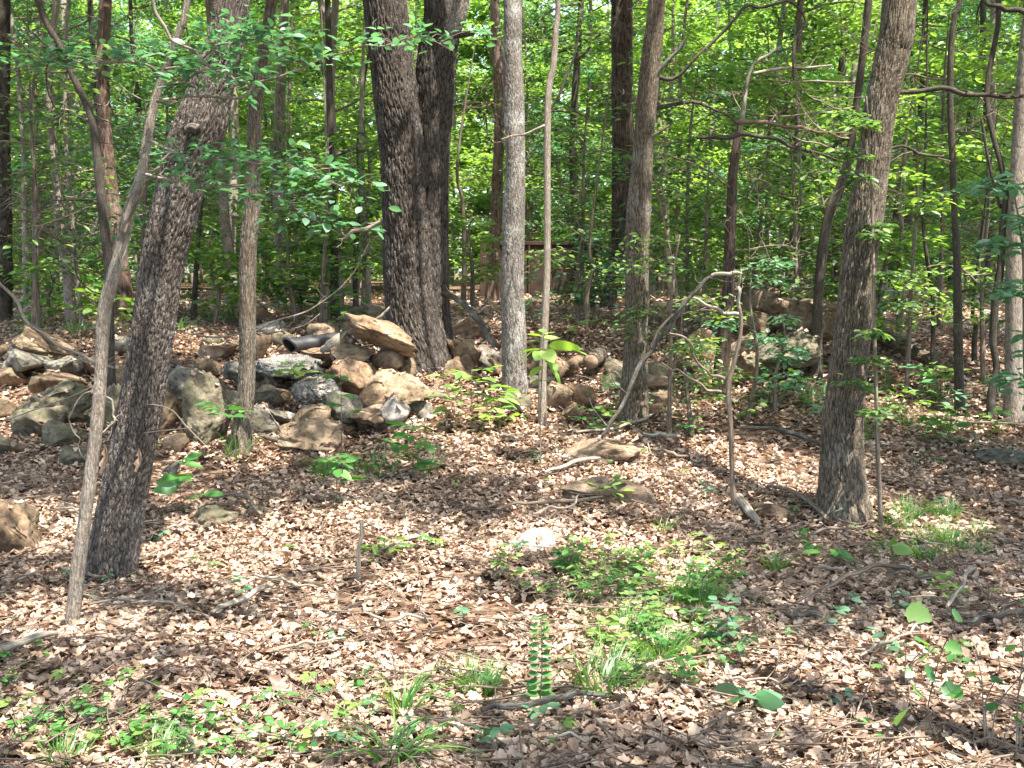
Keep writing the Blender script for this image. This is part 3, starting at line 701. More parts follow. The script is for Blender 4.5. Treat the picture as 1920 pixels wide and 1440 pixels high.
# dead, tangled lower boughs of the cedars: each bough with its twigs is one part
def dead_bough(key, start, length, az, rise, mat, r=.009, ntw=7, seed=0, leafy=0):
    g = np.random.default_rng(seed)
    d = np.array([math.cos(az), math.sin(az), rise]); p = np.array(start, float); pts = [[*p, r]]
    bag = Bag(); n = 6
    for k in range(n):
        d = nrmz(d + g.normal(0, .22, 3) + [0, 0, -.06 if k < 3 else .12]); p = p + d * length / n
        pts.append([*p, r * (1 - .8 * (k + 1) / n)])
    bag.add(*tube(pts, 5, 14, None, 0, .05, seed=seed, cap=False))
    P = spline(pts, 20)
    ends = []
    for k in range(ntw):
        i = int(g.integers(5, 19)); q = P[i, :3]; e = nrmz(g.normal(0, 1, 3) + d * .6); l = length * g.uniform(.15, .45)
        mid = q + e * l * .5 + g.normal(0, l * .12, 3); end = q + e * l + g.normal(0, l * .2, 3)
        bag.add(*tube([[*q, r * .4], [*mid, r * .28], [*end, r * .12]], 3, 6, cap=False)); ends += [mid, end]
    T = TREES[key]
    o = link('dead_bough', bag.mesh('dead_bough', M[mat], T['loc']), T['root'])
    return o, ends
def bough_set(key, n, z0, z1, l0, l1, mat, seed, r=.008):
    T = TREES[key]; g = np.random.default_rng(seed); P = T['path']
    for k in range(n):
        z = g.uniform(z0, z1); c = [np.interp(z, P[:, 2], P[:, i]) for i in (0, 1)]
        dead_bough(key, [*c, z], g.uniform(l0, l1), g.uniform(0, 6.28), g.uniform(-.25, .4), mat, r * g.uniform(.7, 1.4), 9, seed * 100 + k)
bough_set('T24', 27, 1.4, 4.2, .9, 2.0, 'pale_twig', 41)
bough_set('T23', 23, 1.6, 4.5, .8, 1.8, 'pale_twig', 42)
bough_set('T17', 17, 1.7, 4.2, .7, 1.5, 'pale_twig', 43)
bough_set('T9', 30, 1.7, 5, .8, 2.0, 'pale_twig', 44)
bough_set('T21', 16, 1.8, 5.5, .8, 2.2, 'cedar_bark', 45)
bough_set('T15', 7, 1.5, 2.8, .5, 1.1, 'twig', 46)
bough_set('T16', 8, 1.6, 3.6, .6, 1.4, 'pale_twig', 47)
bough_set('T3', 9, 1.4, 3.6, .5, 1.2, 'dark_bark', 48)
bough_set('T12', 8, 1.6, 3.4, .5, 1.3, 'twig', 49)
bough_set('T18', 10, 1.5, 4, .6, 1.4, 'pale_twig', 50)
bough_set('T19', 13, 1.6, 4.5, .7, 1.6, 'pale_twig', 51)

# ------------------------------------------------------------------ crowns
# Gaps in the canopy, given as the sunlit places on the ground that they let through: (px, py, rx m, ry m)
GAPS = [(640, 1230, .85, .5), (820, 1150, .6, .45), (480, 1150, .35, .25), (1000, 1010, .55, .5), (1120, 850, .75, .55), (1330, 880, .8, .5),
        (1450, 910, .4, .3), (900, 800, .7, .5), (700, 690, .6, .7), (790, 760, .5, .5), (600, 640, .45, .35), (330, 640, .5, .35),
        (1600, 1410, .5, .22), (1750, 1300, .25, .2), (1240, 1070, .3, .25), (60, 1180, .35, .2), (1300, 1340, .4, .2), (970, 610, .3, .3),
        (1460, 590, .4, .4), (1750, 590, .6, .7), (150, 600, .6, .6), (1880, 700, .4, .4), (1680, 970, .35, .25), (60, 655, .3, .3),
        (1390, 720, .4, .3), (1050, 740, .3, .3), (180, 1385, .55, .22), (470, 1400, .45, .2), (1480, 1250, .35, .2), (1800, 1240, .3, .2), (150, 960, .2, .2), (640, 960, .3, .2), (1120, 1180, .4, .3), (340, 1050, .3, .2)]
GP = [(*ground_at(a, b)[:2], c, d) for a, b, c, d in GAPS]
# sunlit things above the ground: (px, py, depth, radius)
for a, b, Yl, r_ in [(480, 80, 5.3, .4), (200, 120, 5.4, .4), (60, 130, 5.4, .35), (430, 300, 5.2, .45), (560, 370, 5.2, .45), (290, 640, 5.5, .22), (400, 200, 5.4, .15), (1020, 630, 7.4, .35), (800, 660, 10, .4),
                     (710, 620, 9.3, .5), (590, 640, 9.5, .4), (60, 660, 9.6, .4), (400, 770, 8.1, .25), (850, 20, 10.2, .3), (965, 620, 9.2, .3), (1600, 620, 6.6, .12), (1900, 560, 8.4, .3), (1480, 560, 10.4, .4), (1530, 590, 10, .5), (1420, 620, 9.8, .4),
                     (1250, 560, 8.2, .4), (1400, 560, 8.5, .35), (1740, 340, 9, .5), (90, 770, 8.4, .2), (1850, 340, 9, .4), (1650, 200, 6.3, .25), (720, 60, 9.5, .4)]:
    p_ = at(a, b, Yl); t_ = (p_[2] - float(gz(p_[0], p_[1]))) / S[2]; GP.append((p_[0] - S[0] * t_, p_[1] - S[1] * t_, r_, r_))
def lit_amount(x, y):
    f = np.zeros_like(x)
    for gx, gy, rx, ry in GP:
        q = ((x - gx) / (rx + .3)) ** 2 + ((y - gy) / (ry + .3)) ** 2
        f = np.maximum(f, 1 / (1 + np.exp((np.sqrt(q) - 1) * 7)))
    return f
# unseen trees added to cast shade over the foreground, trunks outside the picture
for k, (x, y, top) in enumerate([(3.4, 1.2, 10), (-3.6, 1.6, 10), (.9, -2.6, 11), (5.2, 4.6, 9), (-5.4, 5.0, 10), (5.0, -2.5, 11), (-2.8, -2.4, 10)]):
    z = float(gz(x, y))
    path = np.array([[x, y, z - .15, .17], [x, y, z + 1, .15], [x + .1, y, z + 3.5, .13], [x, y + .2, z + 6, .1], [x + .1, y + .1, top, .03]])
    labs = ['oak out of view right of the clearing', 'oak out of view left of the clearing', 'oak behind the viewpoint, middle one', 'oak beyond the right edge beside the stout brown oak',
            'oak beyond the left edge beside the boulders', 'oak behind the viewpoint on its right', 'oak behind the viewpoint on its left']
    root = thing('added_shade_oak', labs[k], 'tree', (x, y, z)); o0 = np.array(root.location)
    V, F, A = tube(path, 24, 40, None, .3, .04, seed=60 + k)
    link('trunk', mesh('trunk', V - o0, F, M['oak_bark'], True, A), root)
    TREES['R%d' % k] = dict(root=root, path=path, top=top, mat='oak_bark', loc=o0)
crown_keys = ['T1', 'T4', 'T5', 'T6', 'T8', 'T10', 'T11', 'T16', 'T18'] + ['R%d' % k for k in range(7)]
nC = 4100
C = np.stack([rng.uniform(-8.5, 9.5, nC), rng.uniform(-6, 13, nC), rng.uniform(5.6, 9.6, nC)], 1)
# keep the crown clear of what the lens sees below the top edge
keep = (C[:, 2] > CAM[2] + np.maximum(C[:, 1], 0) * .285 + .35)
tt = (C[:, 2] - np.interp(C[:, 1], PY, PZ)) / S[2]
for _ in range(2):
    gx, gy = C[:, 0] - S[0] * tt, C[:, 1] - S[1] * tt
    tt = (C[:, 2] - gz(gx, gy)) / S[2]
gx, gy = C[:, 0] - S[0] * tt, C[:, 1] - S[1] * tt
keep &= rng.random(nC) > lit_amount(gx, gy) * 1.02
clump = np.sin(C[:, 0] * 1.7 + 1) * np.sin(C[:, 1] * 1.5 + 2) + .5 * np.sin(C[:, 0] * 3.3 - C[:, 1] * 2.9)
keep &= (clump > -.9)
C = C[keep]
tips = np.array([TREES[k]['path'][-1][:2] for k in crown_keys])
own = np.argmin(((C[:, None, :2] - tips[None]) ** 2).sum(-1), 1)
for i, k in enumerate(crown_keys):
    cc = C[own == i]
    if not len(cc): continue
    T = TREES[k]
    V, F, A = disc_leaves(cc, rng.uniform(.28, .42, len(cc)), 60, .15, DIAMOND, .4, .3)
    # drop single leaves that would close a gap
    link('crown', mesh('crown', V - T['loc'], F, M['leaf'], False, A), T['root'])
    P = T['path']; top = P[-1][:3]
    bag = Bag()
    for c in cc[:: max(1, len(cc) // 14)][:16]:
        z = min(max(c[2] - np.hypot(*(c[:2] - top[:2])) * .6 - .3, 4.9), P[-1][2]); s = np.array([np.interp(z, P[:, 2], P[:, j]) for j in (0, 1)] + [z])
        m_ = (s + c) / 2 + [0, 0, .25]
        bag.add(*tube([[*s, .035], [*m_, .022], [*c, .008]], 6, 10, None, 0, .05, cap=False))
    cl_ = link('crown_limbs', bag.mesh('crown_limbs', M[T['mat']], T['loc']), T['root']); cl_['kind'] = 'stuff'

# ------------------------------------------------------------------ woods behind the rocks
def proto_tree(name, label, cat, group, seed, h, r, nb, z0, leafn, L, bark, leafm, spread=1.5, split=True):
    g = np.random.default_rng(seed)
    root = thing(name, label, cat, (0, 0, 0), group)
    path = [[0, 0, -.2, r * 1.15]]; p = np.array([0, 0, 0.])
    ph = g.uniform(0, 6, 2); lean = g.normal(0, .05, 2)
    for k in range(9):
        z = h * k / 8
        path.append([lean[0] * z + .07 * math.sin(z * 1.1 + ph[0]), lean[1] * z + .07 * math.sin(z * .9 + ph[1]), z, r * (1 - .8 * k / 8)])
    V, F, A = tube(path, 12 if split else 8, 46, None, .3, .06, seed=seed)
    link('trunk', mesh('trunk', V, F, M[bark], True, A), root)
    P = np.array(path); cl = []; allb = Bag()
    for k in range(nb):
        z = z0 + (h - z0) * (k + g.random()) / nb; s = [np.interp(z, P[:, 2], P[:, 0]), np.interp(z, P[:, 2], P[:, 1]), z]
        az = k * 2.4 + g.normal(0, .4); l = spread * g.uniform(.6, 1.2) * (1 - .45 * z / h)
        d = np.array([math.cos(az), math.sin(az), g.uniform(.05, .5)]); pts = [[*s, r * .3]]; q = np.array(s); bag = Bag()
        for j in range(5):
            d = nrmz(d + g.normal(0, .18, 3) + [0, 0, -.05]); q = q + d * l / 5; pts.append([*q, r * .3 * (1 - .17 * (j + 1))])
            if j > 0: cl.append(q + g.normal(0, .12, 3))
        bag.add(*tube(pts, 5, 12, None, 0, .05, cap=False))
        B = spline(pts, 16)
        for j in range(4):
            i = int(g.integers(5, 15)); e = B[i, :3] + g.normal(0, 1, 3) * [.35, .35, .15] * l * .5 + d * .2
            bag.add(*tube([[*B[i, :3], r * .1], [*((B[i, :3] + e) / 2 + g.normal(0, .03, 3)), r * .08], [*e, .002]], 3, 5, cap=False)); cl.append(e)
        if split: link('branch', bag.mesh('branch', M['twig' if bark != 'pale_bark' else 'pale_bark']), root)
        else:
            for v_, f_, a_ in [(np.concatenate(bag.V), [np.concatenate(x) for x in bag.F.values()], {kk: np.concatenate(x) for kk, x in bag.A.items()})]: allb.add(v_, f_, a_)
    if split:
        for k in range(7):
            z = g.uniform(.8, h * .6); sgn = [np.interp(z, P[:, 2], P[:, 0]), np.interp(z, P[:, 2], P[:, 1]), z]
            TREES['tmp'] = dict(root=root, loc=np.zeros(3))
            dead_bough('tmp', sgn, g.uniform(.7, 1.7), g.uniform(0, 6.28), g.uniform(-.2, .4), 'pale_twig', .007, 9, seed * 50 + k)
    if not split:
        o = link('branches', allb.mesh('branches', M['twig']), root); o['kind'] = 'stuff'
    cl = np.array(cl)
    V, F, A = disc_leaves(cl, g.uniform(.2, .46, len(cl)), max(4, leafn // len(cl)), L, OVAL if split else DIAMOND, .4, .16)
    link('crown', mesh('crown', V, F, M[leafm], False, A), root)
    return root
def place(proto, spots, used, words):
    for i, (x, y, rz, s) in enumerate(spots):
        o = proto if not used.get(proto.name) else copy_tree(proto)
        used[proto.name] = 1
        o.location = (x, y, float(gz(x, y))); o.rotation_euler = (0, 0, rz); o.scale = (s, s, s); o['label'] = words + behind(x, y)
BACKS = [(6, 'the blackish cedar at the left edge'), (130, 'the pale mottled trunk at left'), (225, 'the peeling pinkish cedar'), (325, 'the thick leaning oak'), (450, 'the dark narrow trunk'), (535, 'the light grey shaggy trunk'),
         (625, 'the dark straight pole tree'), (745, 'the double oak, left of its fork'), (830, 'the double oak, right of its fork'), (890, 'the bright gap beside the double oak'), (960, 'the pale lichen trunk'), (1045, 'the thin pale kinked stem'),
         (1110, 'the rust brown bin'), (1190, 'the brown leaning oak'), (1290, 'the arched lichen branch'), (1370, 'the reddish cedar snag'), (1460, 'the undercut mossy boulder'), (1550, 'the slanting dark tree'), (1620, 'the stout brown oak'),
         (1700, 'the fallen log'), (1790, 'the slim mottled tree'), (1860, 'the dark crooked sapling'), (1910, 'the pale tan trunk')]
def behind(x, y):
    px = 960 + FPX * x / y
    return min(BACKS, key=lambda b: abs(b[0] - px))[1]
LMK = [(893, 1306, 'dense round grass tuft'), (1010, 1338, 'paired leaf shoot'), (1000, 1030, 'whitish stone'), (1140, 940, 'flat brown stone'), (1120, 865, 'flat sunlit stone'), (1580, 968, 'stout brown oak'), (210, 1090, 'thick leaning oak'),
       (135, 1180, 'foot of the crooked grey stem'), (449, 850, 'dark narrow trunk'), (966, 735, 'pale lichen trunk'), (1186, 788, 'brown leaning oak'), (1350, 750, 'reddish cedar snag'), (1901, 790, 'pale tan trunk'), (1765, 1400, 'climbing vine'),
       (672, 1165, 'upright pale stick'), (690, 800, 'wide smooth tan rock'), (1690, 660, 'fallen log'), (590, 630, 'black pipe'), (800, 690, 'double oak'), (1380, 955, 'crooked sapling foot'), (1500, 650, 'great smooth boulder'),
       (1800, 770, 'slim mottled tree'), (1300, 1140, 'thick grass of the light green patch'), (1128, 1300, 'long bladed grass clump'), (735, 1438, 'large arching grass tuft'), (757, 1345, 'broad bladed grass tuft'), (350, 1415, 'grey stick in the ground cover'),
       (300, 1436, 'grass tuft under the grey stick'), (120, 1436, 'grass tuft at the left corner'), (50, 1230, 'pale barkless stick end'), (455, 1150, 'pale straight stick'), (1020, 1350, 'thick grey crooked stick'), (1405, 1338, 'folded grey green leaves'),
       (1750, 1000, 'grassy area by the stout oak'), (1505, 1180, 'lichen flecked branch piece'), (405, 980, 'rounded greyish stone'), (30, 1000, 'large dark boulder at the left edge'), (100, 650, 'overhanging dark boulder'), (140, 640, 'pale mottled trunk'),
       (236, 615, 'peeling pinkish cedar'), (528, 602, 'light grey shaggy trunk'), (629, 612, 'dark straight pole tree'), (922, 556, 'red cedar trunk'), (1145, 570, 'dark shaggy cedar'), (1870, 850, 'flat grey stone at the right edge'), (1010, 552, 'rust brown bin')]
LMP = [(*ground_at(a, b)[:2], t_) for a, b, t_ in LMK]
def beside(x, y):
    return min(LMP, key=lambda l: (l[0] - x) ** 2 + (l[1] - y) ** 2)[2]
used = {}
L2 = 'slender leafy trees behind the rocks'
mids = [proto_tree('slender_tree', 'slender leafy tree in the wood close behind the rock ridge', 'tree', L2, 100 + k, random.uniform(6.5, 8.5), random.choice([.035, .045, .06, .08]), 16, .7, 4600, .1,
                   ['dark_bark', 'pale_bark', 'oak_bark_brown', 'pale_bark', 'pale_bark'][k], ['leaf', 'leaf_bright', 'leaf_bright', 'leaf', 'leaf_blue'][k]) for k in range(5)]
far = [proto_tree('distant_tree', 'distant leafy tree deep in the wood', 'tree', 'distant trees deep in the wood', 200 + k, random.uniform(8, 12), random.choice([.06, .09, .12]), 20, .5, 6500, .2,
                  ['pale_bark', 'pale_bark', 'oak_bark_brown', 'pale_bark'][k], ['leaf_bright', 'leaf_far', 'leaf_far', 'leaf_bright'][k], 2.0, False) for k in range(4)]
def scatter(n, y0, y1, dmin, clear=None):
    pts = []; tries = 0
    while len(pts) < n and tries < 20000:
        tries += 1
        y = random.uniform(y0, y1); x = random.uniform(-1, 1) * (y * .5 + 1.0)
        if clear and clear(x, y): continue
        if all((x - a) ** 2 + (y - b) ** 2 > dmin ** 2 for a, b, *_ in pts): pts.append((x, y, random.uniform(0, 6.28), random.uniform(.8, 1.2)))
    return pts
def near_shed(x, y): return -1.0 < x < 2.0 and 17.2 < y < 20.6
pts = scatter(58, 13.2, 25, 1.05, lambda x, y: near_shed(x, y) or (abs(x / y + .04) < .036 and y < 25) or (y < 15 and abs(x) < 1.2))
for k in range(5): place(mids[k], pts[k::5], used, ['slender dark barked leafy tree in the wood behind ', 'slender pale barked leafy tree in the wood behind ', 'slender brown yellow leaved tree in the wood behind ', 'thin grey barked leafy tree in the wood behind ', 'pale bluish leaved tree in the wood behind '][k])
pts = scatter(125, 25, 52, 1.5, lambda x, y: abs(x / y + .04) < .022 and y < 36)
for k in range(4): place(far[k], pts[k::4], used, ['distant leafy tree seen past ', 'distant pale green tree seen past ', 'distant brown barked pale green tree seen past ', 'far broad leafy tree seen past '][k])
# outermost belt, too far to tell one tree from the next
bag = Bag()
nW = 4200
cc = np.stack([rng.uniform(-40, 40, nW), rng.uniform(53, 66, nW), 1.2 + 18 * rng.random(nW) ** 1.25], 1)
bag.add(*disc_leaves(cc, rng.uniform(.7, 1.5, nW), 34, .42, DIAMOND, .7, .5))
o = link('woodland', bag.mesh('woodland', M['leaf_far'], smooth=False)); tag(o, 'bright far wall of sunlit leaves closing the wood', 'woodland'); o['kind'] = 'stuff'

# ------------------------------------------------------------------ rocks
_bm = bmesh.new(); bmesh.ops.create_icosphere(_bm, subdivisions=4, radius=1)
ICO_V = np.array([v.co[:] for v in _bm.verts]); ICO_F = np.array([[v.index for v in f.verts] for f in _bm.faces]); _bm.free()
_bm = bmesh.new(); bmesh.ops.create_icosphere(_bm, subdivisions=5, radius=1)
ICO5_V = np.array([v.co[:] for v in _bm.verts]); ICO5_F = np.array([[v.index for v in f.verts] for f in _bm.faces]); _bm.free()
_bm = bmesh.new(); bmesh.ops.create_icosphere(_bm, subdivisions=3, radius=1)
ICO3_V = np.array([v.co[:] for v in _bm.verts]); ICO3_F = np.array([[v.index for v in f.verts] for f in _bm.faces]); _bm.free()
nrock = 0
def rock(label, x0, x1, y0, y1, mat='rock_tan', Y=None, tilt=0, depth=.85, ang=1.0, group=None, name='boulder', cat='rock', rough=1.0, sink=0.0, hi=False):
    """x0..x1, y0..y1: extent in photograph pixels; tilt turns it in the picture plane (degrees, + = right end down)"""
    global nrock
    nrock += 1
    g = np.random.default_rng(500 + nrock)
    cx, cyy = (x0 + x1) / 2, (y0 + y1) / 2
    if Y is None:
        Y = yb(cx, y1 - .12 * (y1 - y0)) + .25 * depth * (x1 - x0) * mpp(y1, 9)
    for _ in range(160):
        k = mpp(cyy, Y); c0 = at(cx, cyy, Y)
        if c0[2] >= float(gz(c0[0], c0[1])) + .22 * (y1 - y0) * k: break
        Y -= .02
    k = mpp(cyy, Y); w, h = (x1 - x0) * k * 1.2, (y1 - y0) * k * 1.27
    V0, F0 = (ICO5_V, ICO5_F) if hi else ((ICO_V, ICO_F) if x1 - x0 > 58 else (ICO3_V, ICO3_F))
    V = V0.copy()
    for j in range(11):
        n_ = nrmz(g.normal(0, 1, 3)); dd = g.uniform(.36, .8) if ang else 1
        e = V @ n_ - dd; V -= np.maximum(e, 0)[:, None] * n_ * ang
    for amp, f in ((.05, 2.0), (.05, 4.5), (.035, 9), (.024, 19)):
        acc = 0
        for j in range(4):
            kk = g.normal(0, f, 3); acc = acc + np.sin(V0 @ kk + g.uniform(0, 6))
        V += V0 * (acc * amp * .5 * rough)[:, None]
    crk = np.abs(np.sin(V0 @ g.normal(0, 3.2, 3) + .6 * np.sin(V0 @ g.normal(0, 5, 3))))
    V -= V0 * (np.clip(.12 - crk, 0, 1) * .45 * rough)[:, None]
    t = rad(tilt); c_, s_ = math.cos(t), math.sin(t)
    V = V - (V.max(0) + V.min(0)) / 2; V /= (V.max(0) - V.min(0)) / 2
    # undo the spread that the tilt adds, so that the tilted rock fills its extent
    if tilt:
        a_, b_ = abs(c_), abs(s_); det = a_ * a_ - b_ * b_
        wr, hr = max((w * a_ - h * b_) / det, .5 * w), max((h * a_ - w * b_) / det, .52 * h)
    else: wr, hr = w, h
    V = V * np.array([wr / 2, min(w, h * 1.8) * depth / 2, hr / 2])
    V = np.stack([V[:, 0] * c_ + V[:, 2] * s_, V[:, 1], -V[:, 0] * s_ + V[:, 2] * c_], 1)
    loc = at(cx, cyy, Y) - [0, 0, sink]
    o = link(name, mesh(name, V, F0, M[mat], True), None, loc)
    # dead leaves that have come to rest on top
    me = o.data; nv = len(me.vertices); nn = np.empty(nv * 3, np.float32); me.vertices.foreach_get('normal', nn); nn = nn.reshape(-1, 3)
    up = np.where(nn[:, 2] > .72)[0]
    if len(up):
        for i in g.choice(up, min(len(up), int(2 + w * h * 22)), False): ROCK_LEAF.append((*(V[i] + loc + nn[i] * .006), *nn[i]))
    return tag(o, label, cat, group)

ROCK_LEAF = []
rock('dark brown boulder overhanging the pale flat slab at the left edge', 40, 153, 615, 682, 'rock_brown', 9.9, 12, 1.0, .9, hi=True)
rock('pale flat slab under the overhanging dark boulder', 0, 87, 648, 698, 'rock_grey', 9.6, -3, 1.2, .95)
rock('small grey knob of rock below the overhanging boulder', 83, 134, 676, 708, 'rock_grey', 9.35)
rock('rounded brown rock atop the big mossy grey boulder', 66, 152, 700, 738, 'rock_brown', 9.15)
rock('big mossy grey boulder, largest of the left heap', 48, 167, 716, 812, 'rock_moss', 8.85, 8, .9, hi=True)
rock('squared mossy block with a light flat top', 30, 113, 765, 830, 'rock_moss', 8.4, 5, .9, .95)
rock('round dark mossy boulder in front of the big grey boulder', 79, 160, 792, 848, 'rock_moss', 8.15)
rock('brown rock with a slanting face cut by the left edge', -40, 26, 736, 792, 'rock_brown', 8.6, 25)
rock('low mossy rock sunk in leaves below the slanting brown rock', -15, 38, 814, 866, 'rock_moss', 8.0)
rock('low dark mossy stone at the front foot of the left heap', 118, 168, 840, 878, 'rock_moss', 7.75)
rock('dark rock half hidden behind the crooked grey stem', 160, 240, 730, 830, 'rock_moss', 8.7)
rock('brown rock behind the leaning oak, in its shade', 205, 262, 690, 760, 'rock_brown', 9.2)
rock('reddish dark boulder emerging right of the leaning oak', 280, 352, 738, 828, 'rock_brown', 8.25, 14)
rock('two lobed greenish boulder above the upright mottled boulder', 306, 388, 690, 746, 'rock_grey', 9.0)
rock('tall upright mottled tan boulder beside the dark narrow trunk', 353, 428, 710, 842, 'rock_moss', 8.15, 0, .95, .7, hi=True)
rock('dark grey boulder directly behind the dark narrow trunk', 412, 492, 680, 730, 'rock_grey', 9.3, 6)
rock('low tan boulder bedded in leaves left of the black pipe', 376, 448, 640, 684, 'rock_tan', 10.2, 8)
rock('small ochre stone left of the pipe mouth', 478, 507, 632, 674, 'rock_orange', 9.95)
rock('broken slab of old gravel concrete in front of the pipe', 482, 614, 662, 716, 'rock_gravel', 9.35, 6, 1.1, .8, rough=1.4, hi=True)
rock('dark crumbling lump of gravel concrete', 553, 638, 712, 772, 'rock_gravel', 8.85, 0, .9, .6, rough=1.7, hi=True)
rock('narrow grey rock ledge under the gravel concrete slab', 474, 524, 732, 764, 'rock_grey', 8.8)
rock('grey brown boulder beside the dark narrow trunk base', 470, 536, 758, 814, 'rock_grey', 8.35, 12)
rock('flat grey flagstone leaning on the grey brown boulder', 500, 562, 766, 794, 'rock_grey', 8.5, 10)
rock('knobbly tan boulder below the dark gravel concrete', 556, 618, 764, 808, 'rock_tan', 8.3)
rock('broad low tan rock sunk at the front of the pile', 534, 645, 786, 836, 'rock_tan', 8.05, 4)
rock('large tilted orange brown slab jutting out below the double oak', 648, 782, 586, 668, 'rock_orange', 9.35, 24, 1.0, .75, hi=True)
rock('rounded tan boulder beneath the tilted slab', 626, 698, 645, 684, 'rock_tan', 9.25, 6)
rock('small brown boulder wedged under the low end of the tilted slab', 696, 752, 661, 694, 'rock_brown', 9.2)
rock('dark brown rock filling the hollow behind the wedged boulder', 735, 778, 668, 712, 'rock_brown', 9.4)
rock('mossy brown boulder with a crack in the middle of the pile', 608, 702, 675, 737, 'rock_orange', 9.0, -6, .9, .8, hi=True)
rock('big pale boulder sloping down to the right at the oak foot', 692, 806, 684, 782, 'rock_tan', 8.85, 32, .9, .7, hi=True)
rock('small reddish brown rock in front of the cracked boulder', 672, 724, 722, 764, 'rock_orange', 8.6)
rock('square grey brown rock beside the dark gravel concrete', 610, 676, 738, 792, 'rock_grey', 8.45)
rock('wide smooth tan rock low in the middle of the pile', 656, 742, 756, 812, 'rock_tan', 8.3, 12)
rock('light grey flat stone leaning on the wide smooth rock', 712, 770, 743, 796, 'rock_pale', 8.35, 18)
rock('tan rock lying under the black pipe', 555, 630, 653, 684, 'rock_tan', 9.55)
rock('pinkish rock just behind the black pipe', 578, 632, 608, 632, 'rock_tan', 10.5)
rock('mossy ledge of rock above the tilted slab', 642, 722, 575, 602, 'rock_moss', 10.8)
rock('small dull rock on the ridge behind the pipe', 568, 602, 596, 618, 'rock_brown', 11.3)
rock('pinkish squared stone on the ridge beside the dark narrow trunk', 476, 508, 576, 604, 'rock_orange', 11.8)
rock('pale low stone on the ridge above the ochre stone', 478, 530, 602, 628, 'rock_pale', 11.0)
rock('dark brown boulder in the shade right of the double oak', 836, 908, 638, 704, 'rock_brown', 10.0, 6)
rock('grey rock wedged left of the pale lichen trunk', 898, 946, 652, 698, 'rock_grey', 9.9)
rock('flat pinkish rock on the slope behind the curved dark limb', 838, 914, 600, 644, 'rock_tan', 11.0)
rock('brown boulder right of the pale lichen trunk', 984, 1062, 648, 720, 'rock_brown', 9.6)
rock('round grey stone beside the sawn log end', 1128, 1157, 669, 695, 'rock_grey', 10.0)
rock('tan boulder near the base of the thin pale stem', 1024, 1072, 720, 770, 'rock_tan', 8.9)
rock('broken rock with a reddish hollow face', 1065, 1116, 718, 768, 'rock_orange', 8.95, -10)
rock('small brown rock below the broken reddish rock', 1054, 1099, 758, 792, 'rock_brown', 8.55)
rock('mossy stub of rock at the foot of the pale lichen trunk', 944, 995, 742, 772, 'rock_moss', 8.95)
rock('dark mossy boulder hiding behind the brown leaning oak', 1209, 1260, 684, 742, 'rock_moss', 9.5)
rock('flat shaded stone right of the brown leaning oak', 1211, 1262, 736, 760, 'rock_brown', 8.9)
rock('little orange stone at the right foot of the brown leaning oak', 1213, 1234, 757, 780, 'rock_orange', 8.6)
rock('rounded dull rock half buried on the slope right of the arched branch', 1290, 1336, 620, 652, 'rock_brown', 10.5)
rock('tall dull boulder at the upper left of the right heap', 1386, 1470, 530, 596, 'rock_tan', 11.0)
rock('tan boulder crowning the right heap', 1458, 1534, 524, 572, 'rock_tan', 11.0)
rock('great smooth brown boulder overhanging a black hollow', 1456, 1594, 552, 652, 'rock_brown', 10.0, 18, 1.0, .75, hi=True)
rock('mossy brown boulder undercut below the great smooth boulder', 1414, 1530, 622, 692, 'rock_moss', 9.6, -8, hi=True)
rock('small tan boulder at the left foot of the right heap', 1372, 1428, 632, 670, 'rock_tan', 10.0)
rock('pale rock below the small tan boulder of the right heap', 1378, 1424, 664, 706, 'rock_tan', 9.5)
rock('flattish rock between the tall dull boulder and the undercut boulder', 1390, 1454, 590, 634, 'rock_brown', 10.5)
rock('small squared stone beside the reddish cedar snag', 1336, 1358, 560, 606, 'rock_tan', 11.3)
rock('grey rock peeking out right of the stout brown oak', 1630, 1680, 538, 574, 'rock_grey', 12.0)
rock('tan pointed rock right of the stout brown oak', 1626, 1660, 560, 592, 'rock_tan', 11.4)
rock('small rounded stone in the leaves below the fallen log', 1688, 1716, 681, 697, 'rock_tan', None)
rock('flat grey stone lying in the leaves at the right edge', 1833, 1930, 843, 872, 'rock_grey', None, 2, 1.2)
rock('flat brown stone with green sprouts in the leaves', 1060, 1218, 898, 950, 'rock_tan', 7.15, 2, .75)
rock('flat sunlit stone nearly covered by leaves', 1066, 1190, 830, 876, 'rock_tan', 8.0, 0, .9)
rock('smooth whitish stone in the sunny leaves', 956, 1042, 985, 1044, 'rock_pale', 6.4, 4, .9, .6, rough=.5, sink=.03)
rock('rounded greyish stone among twigs below the upright boulder', 366, 444, 955, 998, 'rock_moss', None)
rock('large dark boulder cut off by the left edge in front', -110, 86, 925, 1072, 'rock_brown', 6.2, 18, .9, .7, hi=True)
rock('low dull stone beside the crooked sapling foot', 1408, 1472, 946, 982, 'rock_brown', None)
rock('small ochre brown stone in front of the rock pile', 553, 592, 853, 890, 'rock_orange', None)
rock('little grey flat stone right of the leaning oak', 296, 334, 868, 902, 'rock_grey', None)

